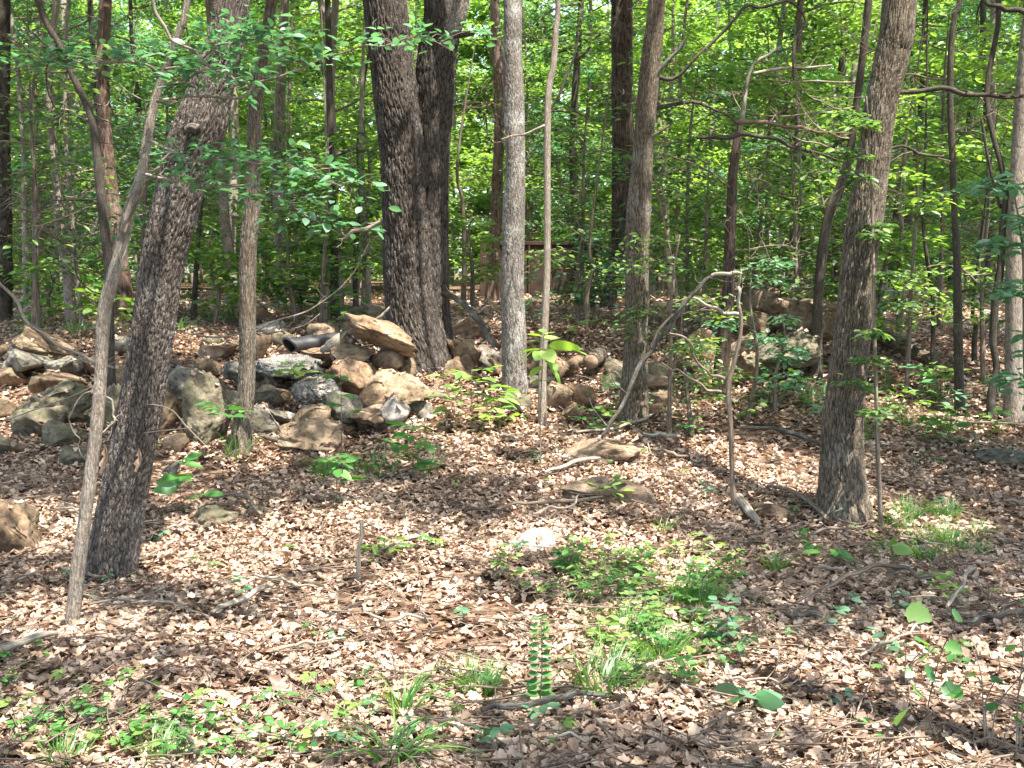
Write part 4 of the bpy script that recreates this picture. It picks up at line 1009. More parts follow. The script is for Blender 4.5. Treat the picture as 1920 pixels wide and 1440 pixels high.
FILL = [(30, 660, 60, 40), (20, 715, 60, 44), (130, 690, 60, 40), (185, 690, 60, 50), (230, 650, 50, 34), (200, 790, 60, 60), (240, 830, 60, 50), (300, 700, 44, 40), (330, 830, 50, 34), (390, 690, 54, 40), (440, 745, 50, 50),
        (455, 790, 44, 40), (500, 715, 50, 36), (520, 745, 54, 40), (590, 755, 50, 40), (600, 815, 60, 34), (640, 800, 54, 40), (690, 795, 54, 40), (745, 800, 60, 36), (780, 770, 60, 40), (820, 745, 44, 30),
        (590, 690, 44, 34), (650, 700, 50, 36), (535, 640, 40, 30), (455, 650, 46, 36), (390, 640, 44, 26), (300, 650, 50, 34), (860, 690, 60, 44), (930, 690, 44, 40), (1010, 725, 50, 36), (1070, 690, 50, 40), (1090, 745, 46, 36),
        (1140, 720, 46, 40), (1160, 700, 50, 46), (1240, 720, 60, 46), (1290, 690, 54, 36), (1330, 660, 46, 36), (1350, 620, 50, 36), (1400, 600, 50, 44), (1440, 600, 60, 44), (1480, 650, 60, 44), (1440, 690, 60, 36), (1380, 690, 40, 36), (1500, 690, 50, 36)]
for k, (cx_, cy_, w_, h_) in enumerate(FILL):
    q = ground_at(cx_, cy_ + h_ * .35)
    mt = random.choice(['rock_tan', 'rock_brown', 'rock_grey', 'rock_moss', 'rock_brown', 'rock_tan'])
    rock('%s rock packed between bigger boulders nearest the %s' % ({'rock_tan': 'tan', 'rock_brown': 'brown', 'rock_grey': 'greyish', 'rock_moss': 'mossy'}[mt], beside(q[0], q[1])), cx_ - w_ / 2, cx_ + w_ / 2, cy_ - h_ / 2, cy_ + h_ / 2, mt, None, random.uniform(-15, 20), .9, .9, 'rocks packed in the long bank')
RL = np.array(ROCK_LEAF); n_ = len(RL); a_ = rng.random(n_) * 6.283
Nn = nrmz(RL[:, 3:] + rng.normal(0, .25, (n_, 3))); D_ = np.stack([np.cos(a_), np.sin(a_), np.zeros(n_)], 1); D_ = nrmz(D_ - Nn * (D_ * Nn).sum(1, keepdims=True))
L_ = rng.uniform(.04, .08, n_)
V, F, A = leaves(RL[:, :3] - D_ * L_[:, None] * .5, D_, Nn, L_, L_ * .65, OAKLO, (rng.uniform(-.5, 2.5, n_), rng.normal(0, .4, n_)))
o = link('leaf_litter', mesh('leaf_litter', V, F, M['dead_leaf'], False, A), ground); o['kind'] = 'stuff'

# ------------------------------------------------------------------ pipe, structure, logs
def cyl_thing():
    a, b = at(535, 650, 9.45), at(655, 636, 9.9)
    root = thing('drain_pipe', 'short black plastic drain pipe lying open ended on the rocks', 'pipe', tuple(a)); o0 = np.array(a)
    d = nrmz(b - a); r = .098
    ref = nrmz(np.cross(d, [0, 0, 1.])); up = np.cross(ref, d)
    th = np.linspace(0, 2 * math.pi, 40, endpoint=False); V = []; prof = []
    Ln = np.linalg.norm(b - a)
    for s in np.linspace(0, Ln, 40):
        prof.append((s, r * (1 + .035 * math.sin(s * 30) * (s > .1))))
    rings = prof + [(s, q - .012) for s, q in prof[::-1]]
    for s, q in rings:
        for t in th:
            cut = .09 * (.5 - .5 * math.sin(t)) * (1 - s / Ln)        # slanted mouth
            V.append(a + d * (s + cut) + (ref * math.cos(t) + up * math.sin(t) * .78) * q)
    n = len(rings); k = 40
    F = [[i * k + j, i * k + (j + 1) % k, ((i + 1) % n) * k + (j + 1) % k, ((i + 1) % n) * k + j] for i in range(n) for j in range(k)]
    link('pipe_wall', mesh('pipe_wall', np.array(V) - o0, np.array(F), plain('black_plastic', (.012, .012, .014), .5, (.035, .034, .035), 6, .001, .5)), root)
    rp = []
    for t in np.linspace(0, 2 * math.pi, 41): rp.append([*(a + d * (.012 + .09 * (.5 - .5 * math.sin(t))) + (ref * math.cos(t) + up * math.sin(t) * .78) * (r + .003)), .009])
    V, F, A = tube(rp, 8, 80, cap=False); link('rim', mesh('rim', V - o0, F, bpy.data.materials['black_plastic'], True, A), root)
cyl_thing()

def rust_box():
    Y = 18.6; A_ = at(900, 552, Y); B_ = at(1128, 552, Y)
    x0, x1 = A_[0], B_[0]; z0 = float(gz((x0 + x1) / 2, Y)) - .05; z1 = at(960, 452, Y)[2]; dpt = 1.1
    rust = plain('rusted_steel', (.024, .016, .011), .95, (.06, .036, .024), 5, .004)
    root = thing('rusted_bin', 'old rust brown steel bin half hidden in the wood behind the pale lichen trunk', 'bin', ((x0 + x1) / 2, Y, z0)); o0 = np.array(root.location)
    def bx(name, a0, a1, b0, b1, c0, c1):
        V = np.array([[x, y, z] for x in (a0, a1) for y in (b0, b1) for z in (c0, c1)]) - o0
        F = np.array([[0, 1, 3, 2], [4, 6, 7, 5], [0, 4, 5, 1], [2, 3, 7, 6], [0, 2, 6, 4], [1, 5, 7, 3]])
        me = mesh(name, V, F, rust, False); o = link(name, me, root)
        bv = o.modifiers.new('bevel', 'BEVEL'); bv.width = .008; bv.segments = 2
        return o
    bx('corner_post', x0, x0 + .1, Y - .06, Y + .05, z0, z1)
    bx('corner_post', x1 - .1, x1, Y - .06, Y + .05, z0, z1)
    n = 5; w = (x1 - x0 - .2) / n
    for k in range(n):
        bx('front_panel', x0 + .1 + k * w + .004, x0 + .1 + (k + 1) * w - .03, Y - .02, Y + .015, z0 + .03, z1 - .07)
        bx('rib', x0 + .1 + (k + 1) * w - .03, x0 + .1 + (k + 1) * w, Y - .05, Y + .01, z0 + .03, z1 - .07)
    bx('top_rail', x0 + .1, x1 - .1, Y - .055, Y + .045, z1 - .07, z1 - .002)
    bx('side_panel', x0 + .02, x0 + .05, Y + .052, Y + dpt, z0, z1 - .02)
    bx('side_panel', x1 - .05, x1 - .02, Y + .052, Y + dpt, z0, z1 - .02)
    bx('back_panel', x0 + .05, x1 - .05, Y + dpt - .03, Y + dpt, z0, z1 - .02)
rust_box()

def wood(name, label, pts, Ys, mat, cat='branch', group=None, seg=10, lump=.08, bark=None, rings=None, forks=(), ground_lift=None):
    """a fallen limb: rows (px,py,width px). Ys number, list, or None to lie on the ground"""
    path = []
    for i, (px, py, w) in enumerate(pts):
        if Ys is None:
            p = ground_at(px, py); p = p + [0, 0, (.062 if ground_lift is None else ground_lift + .035) + w * .3 * mpp(py, p[1])]; Yi = p[1]
        else:
            Yi = Ys if np.isscalar(Ys) else Ys[i]; p = at(px, py, Yi)
        path.append([*p, w * (.27 if cat in ('vine', 'sapling') else .5) * mpp(py, Yi)])
    bag = Bag(); sd = len(pts) + int(pts[0][0]) % 17
    bag.add(*tube(path, seg, rings or len(pts) * 8, bark, 0, lump, seed=sd, kink=0 if bark else (.004 if cat == 'vine' else .007)))
    if Ys is not None and not bark and cat in ('branch', 'sapling', 'vine'): side_twigs(bag, path, 8, sd, .14)
    o0 = np.array(path[0][:3])
    for fk in forks:
        sub = []
        for px, py, w in fk:
            if Ys is None: p = ground_at(px, py) + [0, 0, .04]
            else: p = at(px, py, Ys if np.isscalar(Ys) else Ys[0])
            sub.append([*p, w * (.27 if cat in ('vine', 'sapling') else .5) * mpp(py, p[1])])
        bag.add(*tube(sub, 6, len(fk) * 6, None, 0, lump))
    o = link(name, bag.mesh(name, M[mat], o0), None, o0)
    return tag(o, label, cat, group)

wood('fallen_limb', 'curved dark limb resting from the double oak down to the pale lichen trunk', [(822, 545, 8), (850, 556, 10), (880, 580, 11), (905, 612, 11), (920, 640, 10), (938, 652, 9)], [10.0, 9.9, 9.8, 9.7, 9.6, 9.55], 'lichen_wood')
wood('fallen_branch', 'long arched lichen covered branch leaning past the brown oak trunk',
     [(1012, 858, 6), (1050, 850, 7), (1095, 838, 8), (1130, 815, 7), (1160, 770, 8), (1195, 695, 9), (1225, 650, 9), (1255, 610, 9), (1290, 560, 8), (1325, 524, 7), (1345, 515, 5)],
     [7.75, 7.8, 7.9, 8.0, 8.05, 8.1, 8.1, 8.1, 8.1, 8.1, 8.1], 'lichen_wood', forks=[[(1220, 655, 6), (1235, 620, 6), (1262, 590, 4)], [(1130, 815, 5), (1125, 850, 4), (1110, 900, 3)]])
wood('broken_branch_end', 'splintered pale branch piece held across the crooked sapling top', [(1333, 517, 5), (1355, 512, 8), (1378, 512, 7), (1392, 514, 4)], 6.6, 'dead_wood')
wood('fallen_log', 'rotting grey brown log lying on the slope right of the stout brown oak', [(1636, 618, 30), (1665, 634, 32), (1700, 652, 30), (1735, 668, 28), (1752, 674, 22)], [10.6, 10.3, 10.0, 9.75, 9.6], 'oak_bark_brown', 'log', seg=28, bark=(.03, .12, .01), rings=60)
def sawn_log():
    Y = 9.6; c = at(1108, 678, Y); r = 15 * mpp(678, Y); d = nrmz(np.array([.25, 1, .05]))
    root = thing('sawn_log', 'short sawn log showing its round pale cut end beside the round grey stone', 'log', tuple(c - [0, 0, r]))
    o0 = np.array(root.location)
    V, F, A = tube([[*c, r], [*(c + d * .3), r * 1.03], [*(c + d * .7), r]], 28, 30, (.03, .08, .006), 0, .03, seed=3, cap=False)
    link('bark', mesh('bark', V - o0, F, M['oak_bark_brown'], True, A), root)
    V, F, A = tube([[*(c + d * .002), r * .93], [*(c + d * .03), r * .95]], 28, 3, None, 0, .02)
    link('cut_face', mesh('cut_face', V - o0, F, plain('cut_wood', (.16, .1, .065), .9, (.33, .235, .155), 14, .002), True, A), root)
sawn_log()
wood('gnarled_root', 'gnarled weathered root draped over the end of the black pipe', [(604, 660, 8), (618, 650, 16), (632, 640, 20), (648, 632, 18), (662, 640, 10)], [9.25, 9.22, 9.25, 9.3, 9.3], 'dead_wood', 'root', lump=.35, seg=16,
     forks=[[(628, 646, 9), (622, 662, 8), (626, 676, 6)], [(640, 636, 8), (652, 622, 6), (672, 616, 4)]])
wood('fallen_branch', 'pale crooked stick on the ledge between the tilted slab and the oak', [(690, 603, 5), (705, 598, 6), (718, 590, 5), (730, 576, 4)], 9.6, 'dead_wood')

G1 = 'fallen sticks on the leaf litter'
wood('stick', 'pale barkless stick end at the left edge in front of the leaning stems', [(-10, 1262, 20), (30, 1236, 16), (70, 1226, 13), (110, 1216, 9)], None, 'dead_wood', 'stick', forks=[[(10, 1245, 7), (40, 1210, 6), (62, 1195, 4)]])
wood('stick', 'pale straight stick lying in the sunny leaves right of the grey stem foot', [(398, 1176, 8), (430, 1160, 11), (470, 1140, 11), (512, 1122, 7)], None, 'dead_wood', 'stick')
wood('stick', 'long thin curved pale stick starting at the grey stem foot', [(165, 1158, 4), (220, 1152, 6), (280, 1150, 6), (340, 1160, 4), (400, 1185, 3)], None, 'dead_wood', 'stick')
wood('stick', 'upright pale stick stuck in the leaves with a dark top', [(671, 1168, 7), (669, 1100, 8), (672, 1040, 8), (678, 975, 7)], 5.25, 'dead_wood', 'stick')
wood('stick', 'thick grey crooked stick lying behind the tall paired leaf shoot', [(902, 1366, 9), (960, 1356, 13), (1010, 1350, 13), (1060, 1344, 15), (1085, 1330, 12), (1120, 1334, 9), (1172, 1338, 7)], None, 'lichen_wood', 'stick')
wood('stick', 'thin straight stick behind the thick grey crooked stick', [(855, 1318, 4), (940, 1322, 5), (1030, 1318, 5), (1105, 1320, 4)], None, 'twig', 'stick')
wood('stick', 'grey stick slanting through the leafy ground cover in front', [(334, 1390, 6), (350, 1412, 9), (372, 1448, 10)], None, 'lichen_wood', 'stick')
wood('stick', 'long dark stick crossing the broad grass blades in front', [(780, 1362, 5), (840, 1384, 7), (900, 1398, 5), (955, 1405, 4)], None, 'twig', 'stick')
wood('stick', 'lichen flecked branch piece lying in front of the grass patch at right', [(1480, 1184, 9), (1505, 1178, 11), (1540, 1182, 9)], None, 'lichen_wood', 'stick')
wood('stick', 'long bent bare branch arching low across the right leaves', [(1490, 1165, 5), (1550, 1130, 8), (1600, 1112, 8), (1640, 1096, 9), (1700, 1098, 8), (1720, 1116, 7), (1760, 1110, 4)], None, 'twig', 'stick', ground_lift=.05)
wood('stick', 'short grey stick pointing at the folded pale green leaves', [(1490, 1308, 7), (1510, 1316, 9), (1532, 1324, 7)], None, 'lichen_wood', 'stick')
wood('stick', 'grey lichened branch at the right edge under the vine', [(1800, 1192, 6), (1850, 1180, 11), (1920, 1176, 13)], None, 'lichen_wood', 'stick', forks=[[(1850, 1180, 7), (1890, 1150, 6), (1930, 1135, 5)]])
wood('stick', 'pale fallen root end beside the crooked sapling foot', [(1384, 955, 18), (1398, 972, 17), (1412, 990, 14), (1424, 1006, 6)], None, 'dead_wood', 'stick')
wood('stick', 'brown stick slanting into the foot of the stout brown oak', [(1440, 930, 5), (1480, 940, 7), (1520, 965, 9), (1552, 996, 8)], None, 'twig', 'stick')
wood('stick', 'grey forked branch left of the stout brown oak', [(1380, 818, 5), (1440, 820, 7), (1490, 832, 9), (1538, 848, 8)], None, 'lichen_wood', 'stick', forks=[[(1478, 828, 5), (1500, 800, 4), (1535, 785, 3)]])
wood('stick', 'pale forked dry branches above the flat sunlit stone', [(1080, 832, 4), (1140, 826, 5), (1190, 812, 6), (1225, 796, 4)], None, 'dead_wood', 'stick', forks=[[(1195, 812, 5), (1212, 835, 4), (1220, 862, 3)]], ground_lift=.05)
wood('stick', 'pale thick stick lying right of the flat sunlit stone', [(1205, 830, 7), (1250, 832, 9), (1275, 836, 6)], None, 'dead_wood', 'stick')
wood('stick', 'brown forked branch lying in front of the flat brown stone', [(930, 975, 5), (980, 962, 7), (1040, 960, 8), (1090, 955, 7), (1130, 950, 4)], None, 'twig', 'stick', forks=[[(935, 972, 6), (925, 1005, 5), (950, 1030, 4)]])
wood('stick', 'tan bare branch lying in the sun left of the flat brown stone', [(1020, 905, 5), (1060, 892, 8), (1100, 880, 9), (1125, 876, 5)], None, 'dead_wood', 'stick')
wood('stick', 'pale thin bough bowed over the whitish stone', [(1000, 1000, 4), (1030, 985, 5), (1070, 985, 4), (1085, 962, 3)], None, 'dead_wood', 'stick', ground_lift=.08)
wood('stick', 'dark grey stick below the dark narrow trunk', [(485, 832, 8), (510, 842, 10), (535, 856, 8)], None, 'lichen_wood', 'stick')
wood('stick', 'lichened branch in front of the low tan boulder', [(316, 678, 6), (345, 686, 8), (380, 692, 8), (412, 690, 5)], [9.75, 9.7, 9.7, 9.7], 'lichen_wood', 'stick')
wood('stick', 'thin grey stick lying along the slope at the right edge', [(1690, 828, 4), (1760, 802, 5), (1830, 808, 5), (1920, 812, 4)], None, 'twig', 'stick')
wood('stick', 'curved rootlike twig by the rounded greyish stone', [(385, 962, 4), (430, 952, 6), (470, 966, 7), (492, 995, 6)], None, 'twig', 'stick', ground_lift=.06)
wood('stick', 'pale stick beside the vine stems in the right front', [(1772, 1205, 5), (1795, 1160, 7), (1826, 1125, 6)], None, 'dead_wood', 'stick', ground_lift=.12)
for k in range(34):
    py = random.uniform(800, 1430); px = random.uniform(20, 1900)
    l = random.uniform(60, 170) * (py - 400) / 900; a = random.gauss(0, .35); w = random.uniform(4, 7.5)
    wood('stick', 'small bare stick lying loose nearest the %s' % beside(*ground_at(px, py)[:2]), [(px, py, w * .7), (px + l * .35, py - l * .35 * math.tan(a) * .5 + random.uniform(-6, 6), w), (px + l * .7, py - l * .6 * math.tan(a) * .5 + random.uniform(-6, 6), w * .8), (px + l, py - l * math.tan(a) * .5, w * .5)], None, random.choice(['twig', 'pale_twig', 'lichen_wood', 'dead_wood', 'dead_wood']), 'stick', G1, seg=6)

# bare arching saplings and the dry vine by the leaning oak
wood('bare_sapling', 'thin bare sapling bowed in a long arch over the rocks by the dark narrow trunk', [(330, 622, 4), (400, 632, 7), (470, 622, 6), (520, 602, 6), (575, 584, 6), (620, 555, 5), (660, 515, 4), (684, 470, 3)], 8.9, 'pale_bark', 'sapling', forks=[[(450, 628, 4), (520, 622, 4), (570, 610, 3), (600, 588, 3)], [(356, 628, 4), (362, 680, 3), (362, 720, 2)]])
wood('bare_sapling', 'pale bare branch drooping over the overhanging boulder at left', [(-10, 520, 4), (25, 555, 6), (50, 600, 6), (95, 636, 6), (130, 660, 6), (165, 672, 6), (215, 690, 4)], 7.2, 'dead_wood', 'branch', forks=[[(100, 640, 4), (140, 668, 4), (178, 686, 3)]])
wood('dry_vine', 'dry tan vine curling across the leaning oak with a withered leaf', [(196, 742, 6), (209, 750, 8), (213, 775, 8), (216, 786, 9), (200, 805, 6), (190, 818, 5)], 5.25, 'dead_wood', 'vine',
     forks=[[(216, 784, 5), (240, 768, 4), (275, 758, 4), (320, 768, 4), (350, 800, 4), (386, 836, 3)], [(216, 786, 4), (240, 800, 4), (258, 812, 4), (300, 808, 3), (360, 802, 3)], [(210, 790, 5), (208, 812, 4), (201, 828, 4)]])
wood('dry_vine', 'looping dry vine hanging left of the crooked grey stem', [(178, 722, 4), (150, 745, 4), (134, 770, 5), (130, 790, 5), (138, 812, 4), (149, 826, 4), (146, 845, 3), (162, 862, 3)], 5.2, 'dead_wood', 'vine', forks=[[(178, 722, 4), (130, 745, 4), (60, 770, 4), (0, 792, 3)]])
for (px, py, L) in ((200, 832, .17), (263, 838, .14)):
    p = at(px, py, 5.15)
    V, F, A = leaves(np.array([[0, 0, 0.]]), np.array([[.05, 0, -1.]]), np.array([[0, -1., .2]]), L * .8, L * .2, OAK, (np.array([5.]), np.array([1.2])), np.array([.7]))
    tag(link('withered_leaf', mesh('withered_leaf', V, F, M['dead_leaf'], True, A), None, p), 'curled tan withered leaf hanging against the leaning oak bark' if px > 250 else 'curled tan withered leaf hanging between the grey stem and the leaning oak', 'leaf')

# ------------------------------------------------------------------ green plants
def stem_path(base, h, lean, az, r, n=5):
    return [[base[0] + math.cos(az) * lean * (k / n) ** 1.6, base[1] + math.sin(az) * lean * (k / n) ** 1.6, base[2] - .02 + (h + .02) * k / n, r * (1 - .7 * k / n)] for k in range(n + 1)]
def seedling(name, label, px, py, hpx, nleaf, leafpx, matname, spread=60, group=None, stem='twig', whorl=False, cat='seedling', tilt=.3, w=.55, lean=0, base=None, top_only=.45, Y=None):
    b = ground_at(px, py) if base is None else base
    k = mpp(py, b[1]); h = hpx * k + .04; L = leafpx * k * 1.25; nleaf = int(nleaf * 1.3)
    root = thing(name, label, cat, tuple(b), group)
    sp = stem_path((0, 0, 0), h, lean * k, random.uniform(-.5, .5) + (0 if lean >= 0 else 0), max(.0018, .008 * h), 6)
    bag = Bag(); bag.add(*tube(sp, 6, 14, None, 0, .05))
    P = spline(sp, 30)
    lv = []
    per = 3 if nleaf < 12 else 4
    for j in range(max(1, nleaf // per)):
        t = top_only + (1 - top_only) * (j + .5) / max(1, nleaf // per); p = P[min(29, int(t * 29))][:3]
        az = j * 2.4 + random.gauss(0, .3); l = spread * k * random.uniform(.45, 1.0) * (1.15 - .6 * t)
        q = p + np.array([math.cos(az) * l, math.sin(az) * l, l * random.uniform(.1, .45)])
        bag.add(*tube([[*p, .002], [*((p + q) / 2 + [0, 0, .15 * l]), .0015], [*q, .001]], 4, 6, cap=False))
        for i in range(per):
            u = (i + 1) / per; pp = p * (1 - u) + q * u
            side = (-1) ** i * .9 if i < per - 1 else 0
            lv.append((pp, az + side + random.gauss(0, .15), random.gauss(.02, .2), random.gauss(0, tilt), L * random.uniform(.75, 1.15)))
    link('stem', bag.mesh('stem', M[stem]), root)
    for pp, az, pit, rol, l in lv:
        put_leaf(root, pp, az, pit, rol, l, matname, w)
    return root
# the bright seedling
b = ground_at(1014, 880)
root = thing('hickory_seedling', 'tall seedling with big glowing yellow green leaves in front of the thin pale stem', 'seedling', tuple(b))
Yk = b[1]; k = mpp(700, Yk)
tp = at(1018, 655, Yk) - b
bag = Bag(); bag.add(*tube([[0, 0, -.03, .006], [tp[0] * .4 - .01, 0, tp[2] * .4, .005], [tp[0], 0, tp[2], .003], [tp[0] + .01, 0, tp[2] + .12, .002]], 8, 24))
link('stem', bag.mesh('stem', M['twig']), root)
for (dx, dz, az, pit, L) in ((0, .0, 2.9, -.1, .15), (-.06, .0, 3.3, -.7, .13), (.03, .02, -.1, .0, .21), (.19, -.0, -.15, -.25, .12), (0, 0, -1.2, -.35, .17), (0, -.02, -1.9, -.2, .15), (.02, -.06, -1.0, -.5, .14), (.04, -.1, -.6, -.9, .15), (-.02, .05, 2.5, .1, .12), (.0, .07, .4, .15, .11), (0, .09, 3.0, .2, .1), (.01, .11, -.8, .2, .09), (0, .12, 1.7, .3, .08), (-.01, -.12, -2.2, -.4, .13), (0, -.22, -.3, -.2, .08), (0, -.22, 2.8, -.2, .08)):
    put_leaf(root, tp + np.array([dx, 0, dz]), az, pit, random.gauss(0, .25), L * 1.2, 'leaf_bright_single', .58)
seedling('seedling', 'wide light green seedling with many oval leaflets between the pile and the lichen trunk', 885, 812, 110, 44, 26, 'leaf_bright_single', 95, top_only=.2)
seedling('seedling', 'low light green seedling beneath the lichen trunk', 935, 800, 60, 20, 22, 'leaf_bright_single', 60, top_only=.2)
seedling('seedling', 'dark green broad leaved seedling on a thin stem in front of the rock pile', 632, 950, 90, 20, 28, 'leaf_green_single', 60, top_only=.5)
seedling('seedling', 'bushy green seedling right of the broad leaved one before the rock pile', 775, 905, 100, 32, 24, 'leaf_green_single', 65, top_only=.3)
seedling('seedling', 'tall thin seedling with a tuft of small leaves before the gravel concrete', 642, 900, 200, 18, 20, 'leaf_green_single', 45, top_only=.55)
seedling('seedling', 'fresh green seedling with large drooping leaves right of the leaning oak', 340, 968, 95, 14, 34, 'leaf_green_single', 50, top_only=.2, tilt=.7)
seedling('seedling', 'small green seedling growing out of the gravel concrete slab', 548, 745, 45, 16, 20, 'leaf_bright_single', 55, base=at(548, 735, 8.7))
seedling('seedling', 'flat green fan of leaves at the foot of the dark narrow trunk', 400, 800, 25, 18, 22, 'leaf_green_single', 80, base=at(420, 800, 7.7))
seedling('seedling', 'bright flat topped seedling on the slope behind the stout brown oak', 1752, 752, 48, 24, 22, 'leaf_bright_single', 75, top_only=.7)
seedling('seedling', 'yellow green sprig of tiny leaves beside the upright pale stick', 722, 1052, 26, 28, 17, 'leaf_bright_single', 60, top_only=.1)
seedling('seedling', 'dark four leaved seedling in the leaves right of the grass patch', 1548, 1062, 22, 8, 28, 'leaf_green_single', 40)
seedling('seedling', 'pale folded grey green leaves lying low in the right front', 1405, 1338, 18, 8, 48, 'leaf_blue_single', 60, tilt=.8)
seedling('seedling', 'dark fine leaved weed below the light green patch', 1362, 1215, 80, 28, 20, 'leaf_blue_single', 50, top_only=.15)
seedling('seedling', 'sprouting weed with bright leaves in front of the flat brown stone', 1140, 952, 40, 14, 20, 'leaf_bright_single', 45)
seedling('seedling', 'tall bright three leaved sprout right of the four leaved seedling', 1662, 1095, 70, 6, 34, 'leaf_bright_single', 35, top_only=.8, tilt=.7)
seedling('seedling', 'dark seedling in shade at the foot of the slim mottled tree', 1762, 845, 60, 28, 20, 'leaf_green_single', 55, top_only=.2)
seedling('seedling', 'yellowish young seedling near the pale stick by the vine', 1772, 1140, 50, 16, 20, 'leaf_bright_single', 45)
# shoot with paired leaves
b = ground_at(1010, 1338); k = mpp(1300, b[1])
root = thing('paired_leaf_shoot', 'tall upright shoot with neat pairs of round leaves behind the thick grey stick', 'plant', tuple(b))
hh = 185 * k
link('stem', (lambda t: mesh('stem', t[0], t[1], M['dead_wood'], True, t[2]))(tube([[0, 0, -.02, .003], [.012, 0, hh * .5, .0025], [.008, .02, hh, .001]], 6, 20)), root)
for j in range(12):
    z = hh * (.2 + .8 * j / 11); s = (26 - 8 * j / 11) * k * random.uniform(.85, 1.15)
    for az in (0.0, math.pi):
        put_leaf(root, (.006 if az == 0 else .002, -.004, z), az + random.gauss(-.25 if az == 0 else .25, .12), random.gauss(.12, .1), (.45 if az == 0 else -.45) + random.gauss(0, .12), s, 'leaf_green_single', .6)
# greenbrier vine at the right
b = ground_at(1765, 1400); k = mpp(1300, b[1])
root = thing('vine_plant', 'climbing vine with large heart shaped bright leaves in the right front', 'vine', tuple(b)); bb = np.array(b)
vp = [at(a_, c_, b[1]) - bb for a_, c_ in ((1762, 1404), (1740, 1340), (1752, 1270), (1768, 1215), (1790, 1170), (1760, 1120), (1700, 1120))]
link('stem', (lambda t: mesh('stem', t[0], t[1], M['twig'], True, t[2]))(tube([[*q, .0022] for q in vp], 6, 60)), root)
for (a_, c_, L, az, rol) in ((1700, 1140, 50, -.8, .9), (1745, 1222, 52, -2.2, .9), (1775, 1205, 34, -1, .7), (1738, 1268, 42, .9, 1.0), (1700, 1330, 54, -2.3, .8), (1718, 1300, 40, 1.2, .8), (1765, 1285, 38, -.6, .9), (1780, 1290, 40, -1.4, .6), (1785, 1150, 34, .4, .8), (1770, 1112, 26, 1, .7)):
    q = at(a_, c_, b[1] - .03) - bb
    put_leaf(root, q, az, random.gauss(-.3, .25), rol, L * k, 'leaf_bright_single' if L > 48 else 'leaf_green_single', .8)
for k_, (px, py, hp) in enumerate(((1850, 1420, 230), (1905, 1440, 320), (1700, 1300, 120))):
    b = ground_at(px, py); k = mpp(py, b[1]); h = hp * k
    root = thing('bare_bramble', ['bare tan bramble stems with few leaves right of the vine', 'tall bare bramble stem at the right edge in front', 'short bare bramble left of the climbing vine'][k_], 'bramble', tuple(b))
    for j in range(3):
        a = random.uniform(-1, 1)
        t = tube([[0.01 * j, 0, -.02, .003], [.04 * a, .02 * j, h * .4, .0026], [.10 * a, -.03, h * .75, .002], [.16 * a, .02, h * random.uniform(.85, 1.05), .001]], 5, 22)
        link('stem', mesh('stem', t[0], t[1], M['dead_wood'], True, t[2]), root)
    for j in range(5):
        put_leaf(root, (random.gauss(0, .05), 0, h * random.uniform(.3, 1)), random.uniform(0, 6.28), random.gauss(0, .3), random.gauss(0, .5), 26 * k, 'leaf_green_single', .7)

# low green plants: prototypes and copies
def proto_plant(seed, matname, n, h, L, spread, w=.6):
    random.seed(seed)
    return seedling('ground_plant', 'x', 960, 1300, h, n, L, matname, spread, base=np.array([0, 0, 0.]), top_only=.12, w=w)
random.seed(5)
def bunch(label, group, protos, spots, sc_=1.0):
    for i, (px, py) in enumerate(spots):
        p = protos[i % len(protos)]
        b = ground_at(px, py)
        c = copy_tree(p); c.location = b; c.rotation_euler = (0, 0, random.uniform(0, 6.28)); s = sc_ * random.uniform(.7, 1.25); c.scale = (s, s, s)
        c['label'] = label; c['group'] = group
# seedling() with base at the origin scales by depth 0: build protos in metres instead
def proto_m(matname, n, h, L, spread, w=.6, per=4, tilt=.3):
    h += .05; L *= 1.2; n = int(n * 1.35)
    root = thing('ground_plant', 'small leafy plant', 'plant', (0, 0, 0))
    sp = stem_path((0, 0, 0), h, random.uniform(0, h * .5), random.uniform(0, 6.28), .0022, 5)
    bag = Bag(); bag.add(*tube(sp, 5, 10, cap=False)); P = spline(sp, 20); lv = []
    for j in range(max(1, n // per)):
        t = .3 + .7 * (j + .5) / max(1, n // per); p = P[min(19, int(t * 19))][:3]; az = j * 2.4 + random.gauss(0, .4)
        l = spread * random.uniform(.5, 1.1) * (1.1 - .5 * t); q = p + np.array([math.cos(az) * l, math.sin(az) * l, l * random.uniform(0, .5)])
        bag.add(*tube([[*p, .0014], [*((p + q) / 2 + [0, 0, .1 * l]), .0011], [*q, .0008]], 3, 5, cap=False))
        for i in range(per):
            u = (i + 1) / per
            lv.append((p * (1 - u) + q * u, az + ((-1) ** i * 1.0 if i < per - 1 else 0) + random.gauss(0, .2), random.gauss(.03, .2), random.gauss(0, tilt), L * random.uniform(.7, 1.15)))
    link('stem', bag.mesh('stem', M['twig']), root)
    for a_ in lv: put_leaf(root, a_[0], a_[1], a_[2], a_[3], a_[4], matname, w)
    return root
def settle(protos, label, group, spots, s0=.75, s1=1.25, words=None):
    for i, (px, py) in enumerate(spots):
        p = protos[i % len(protos)]
        c = p if i < len(protos) else copy_tree(p)
        b = ground_at(px, py); c.location = b; c.rotation_euler = (0, 0, random.uniform(0, 6.28)); s = random.uniform(s0, s1); c.scale = (s, s, s)
        tag(c, (words[i % len(protos)] + ' ' if words else '') + label % beside(b[0], b[1]), 'plant', group)
cover = [proto_m('leaf_green_single', 9, .06, .034, .09), proto_m('leaf_green_single', 6, .04, .036, .08), proto_m('leaf_green_single', 9, .08, .032, .09), proto_m('leaf_bright_single', 6, .05, .033, .08)]
sp = []
for k in range(62):
    px = abs(random.gauss(0, 330)) + random.uniform(-20, 60); py = 1445 - abs(random.gauss(0, 62)) - max(0, 60 - px * .35)
    sp.append((min(px, 760), py))
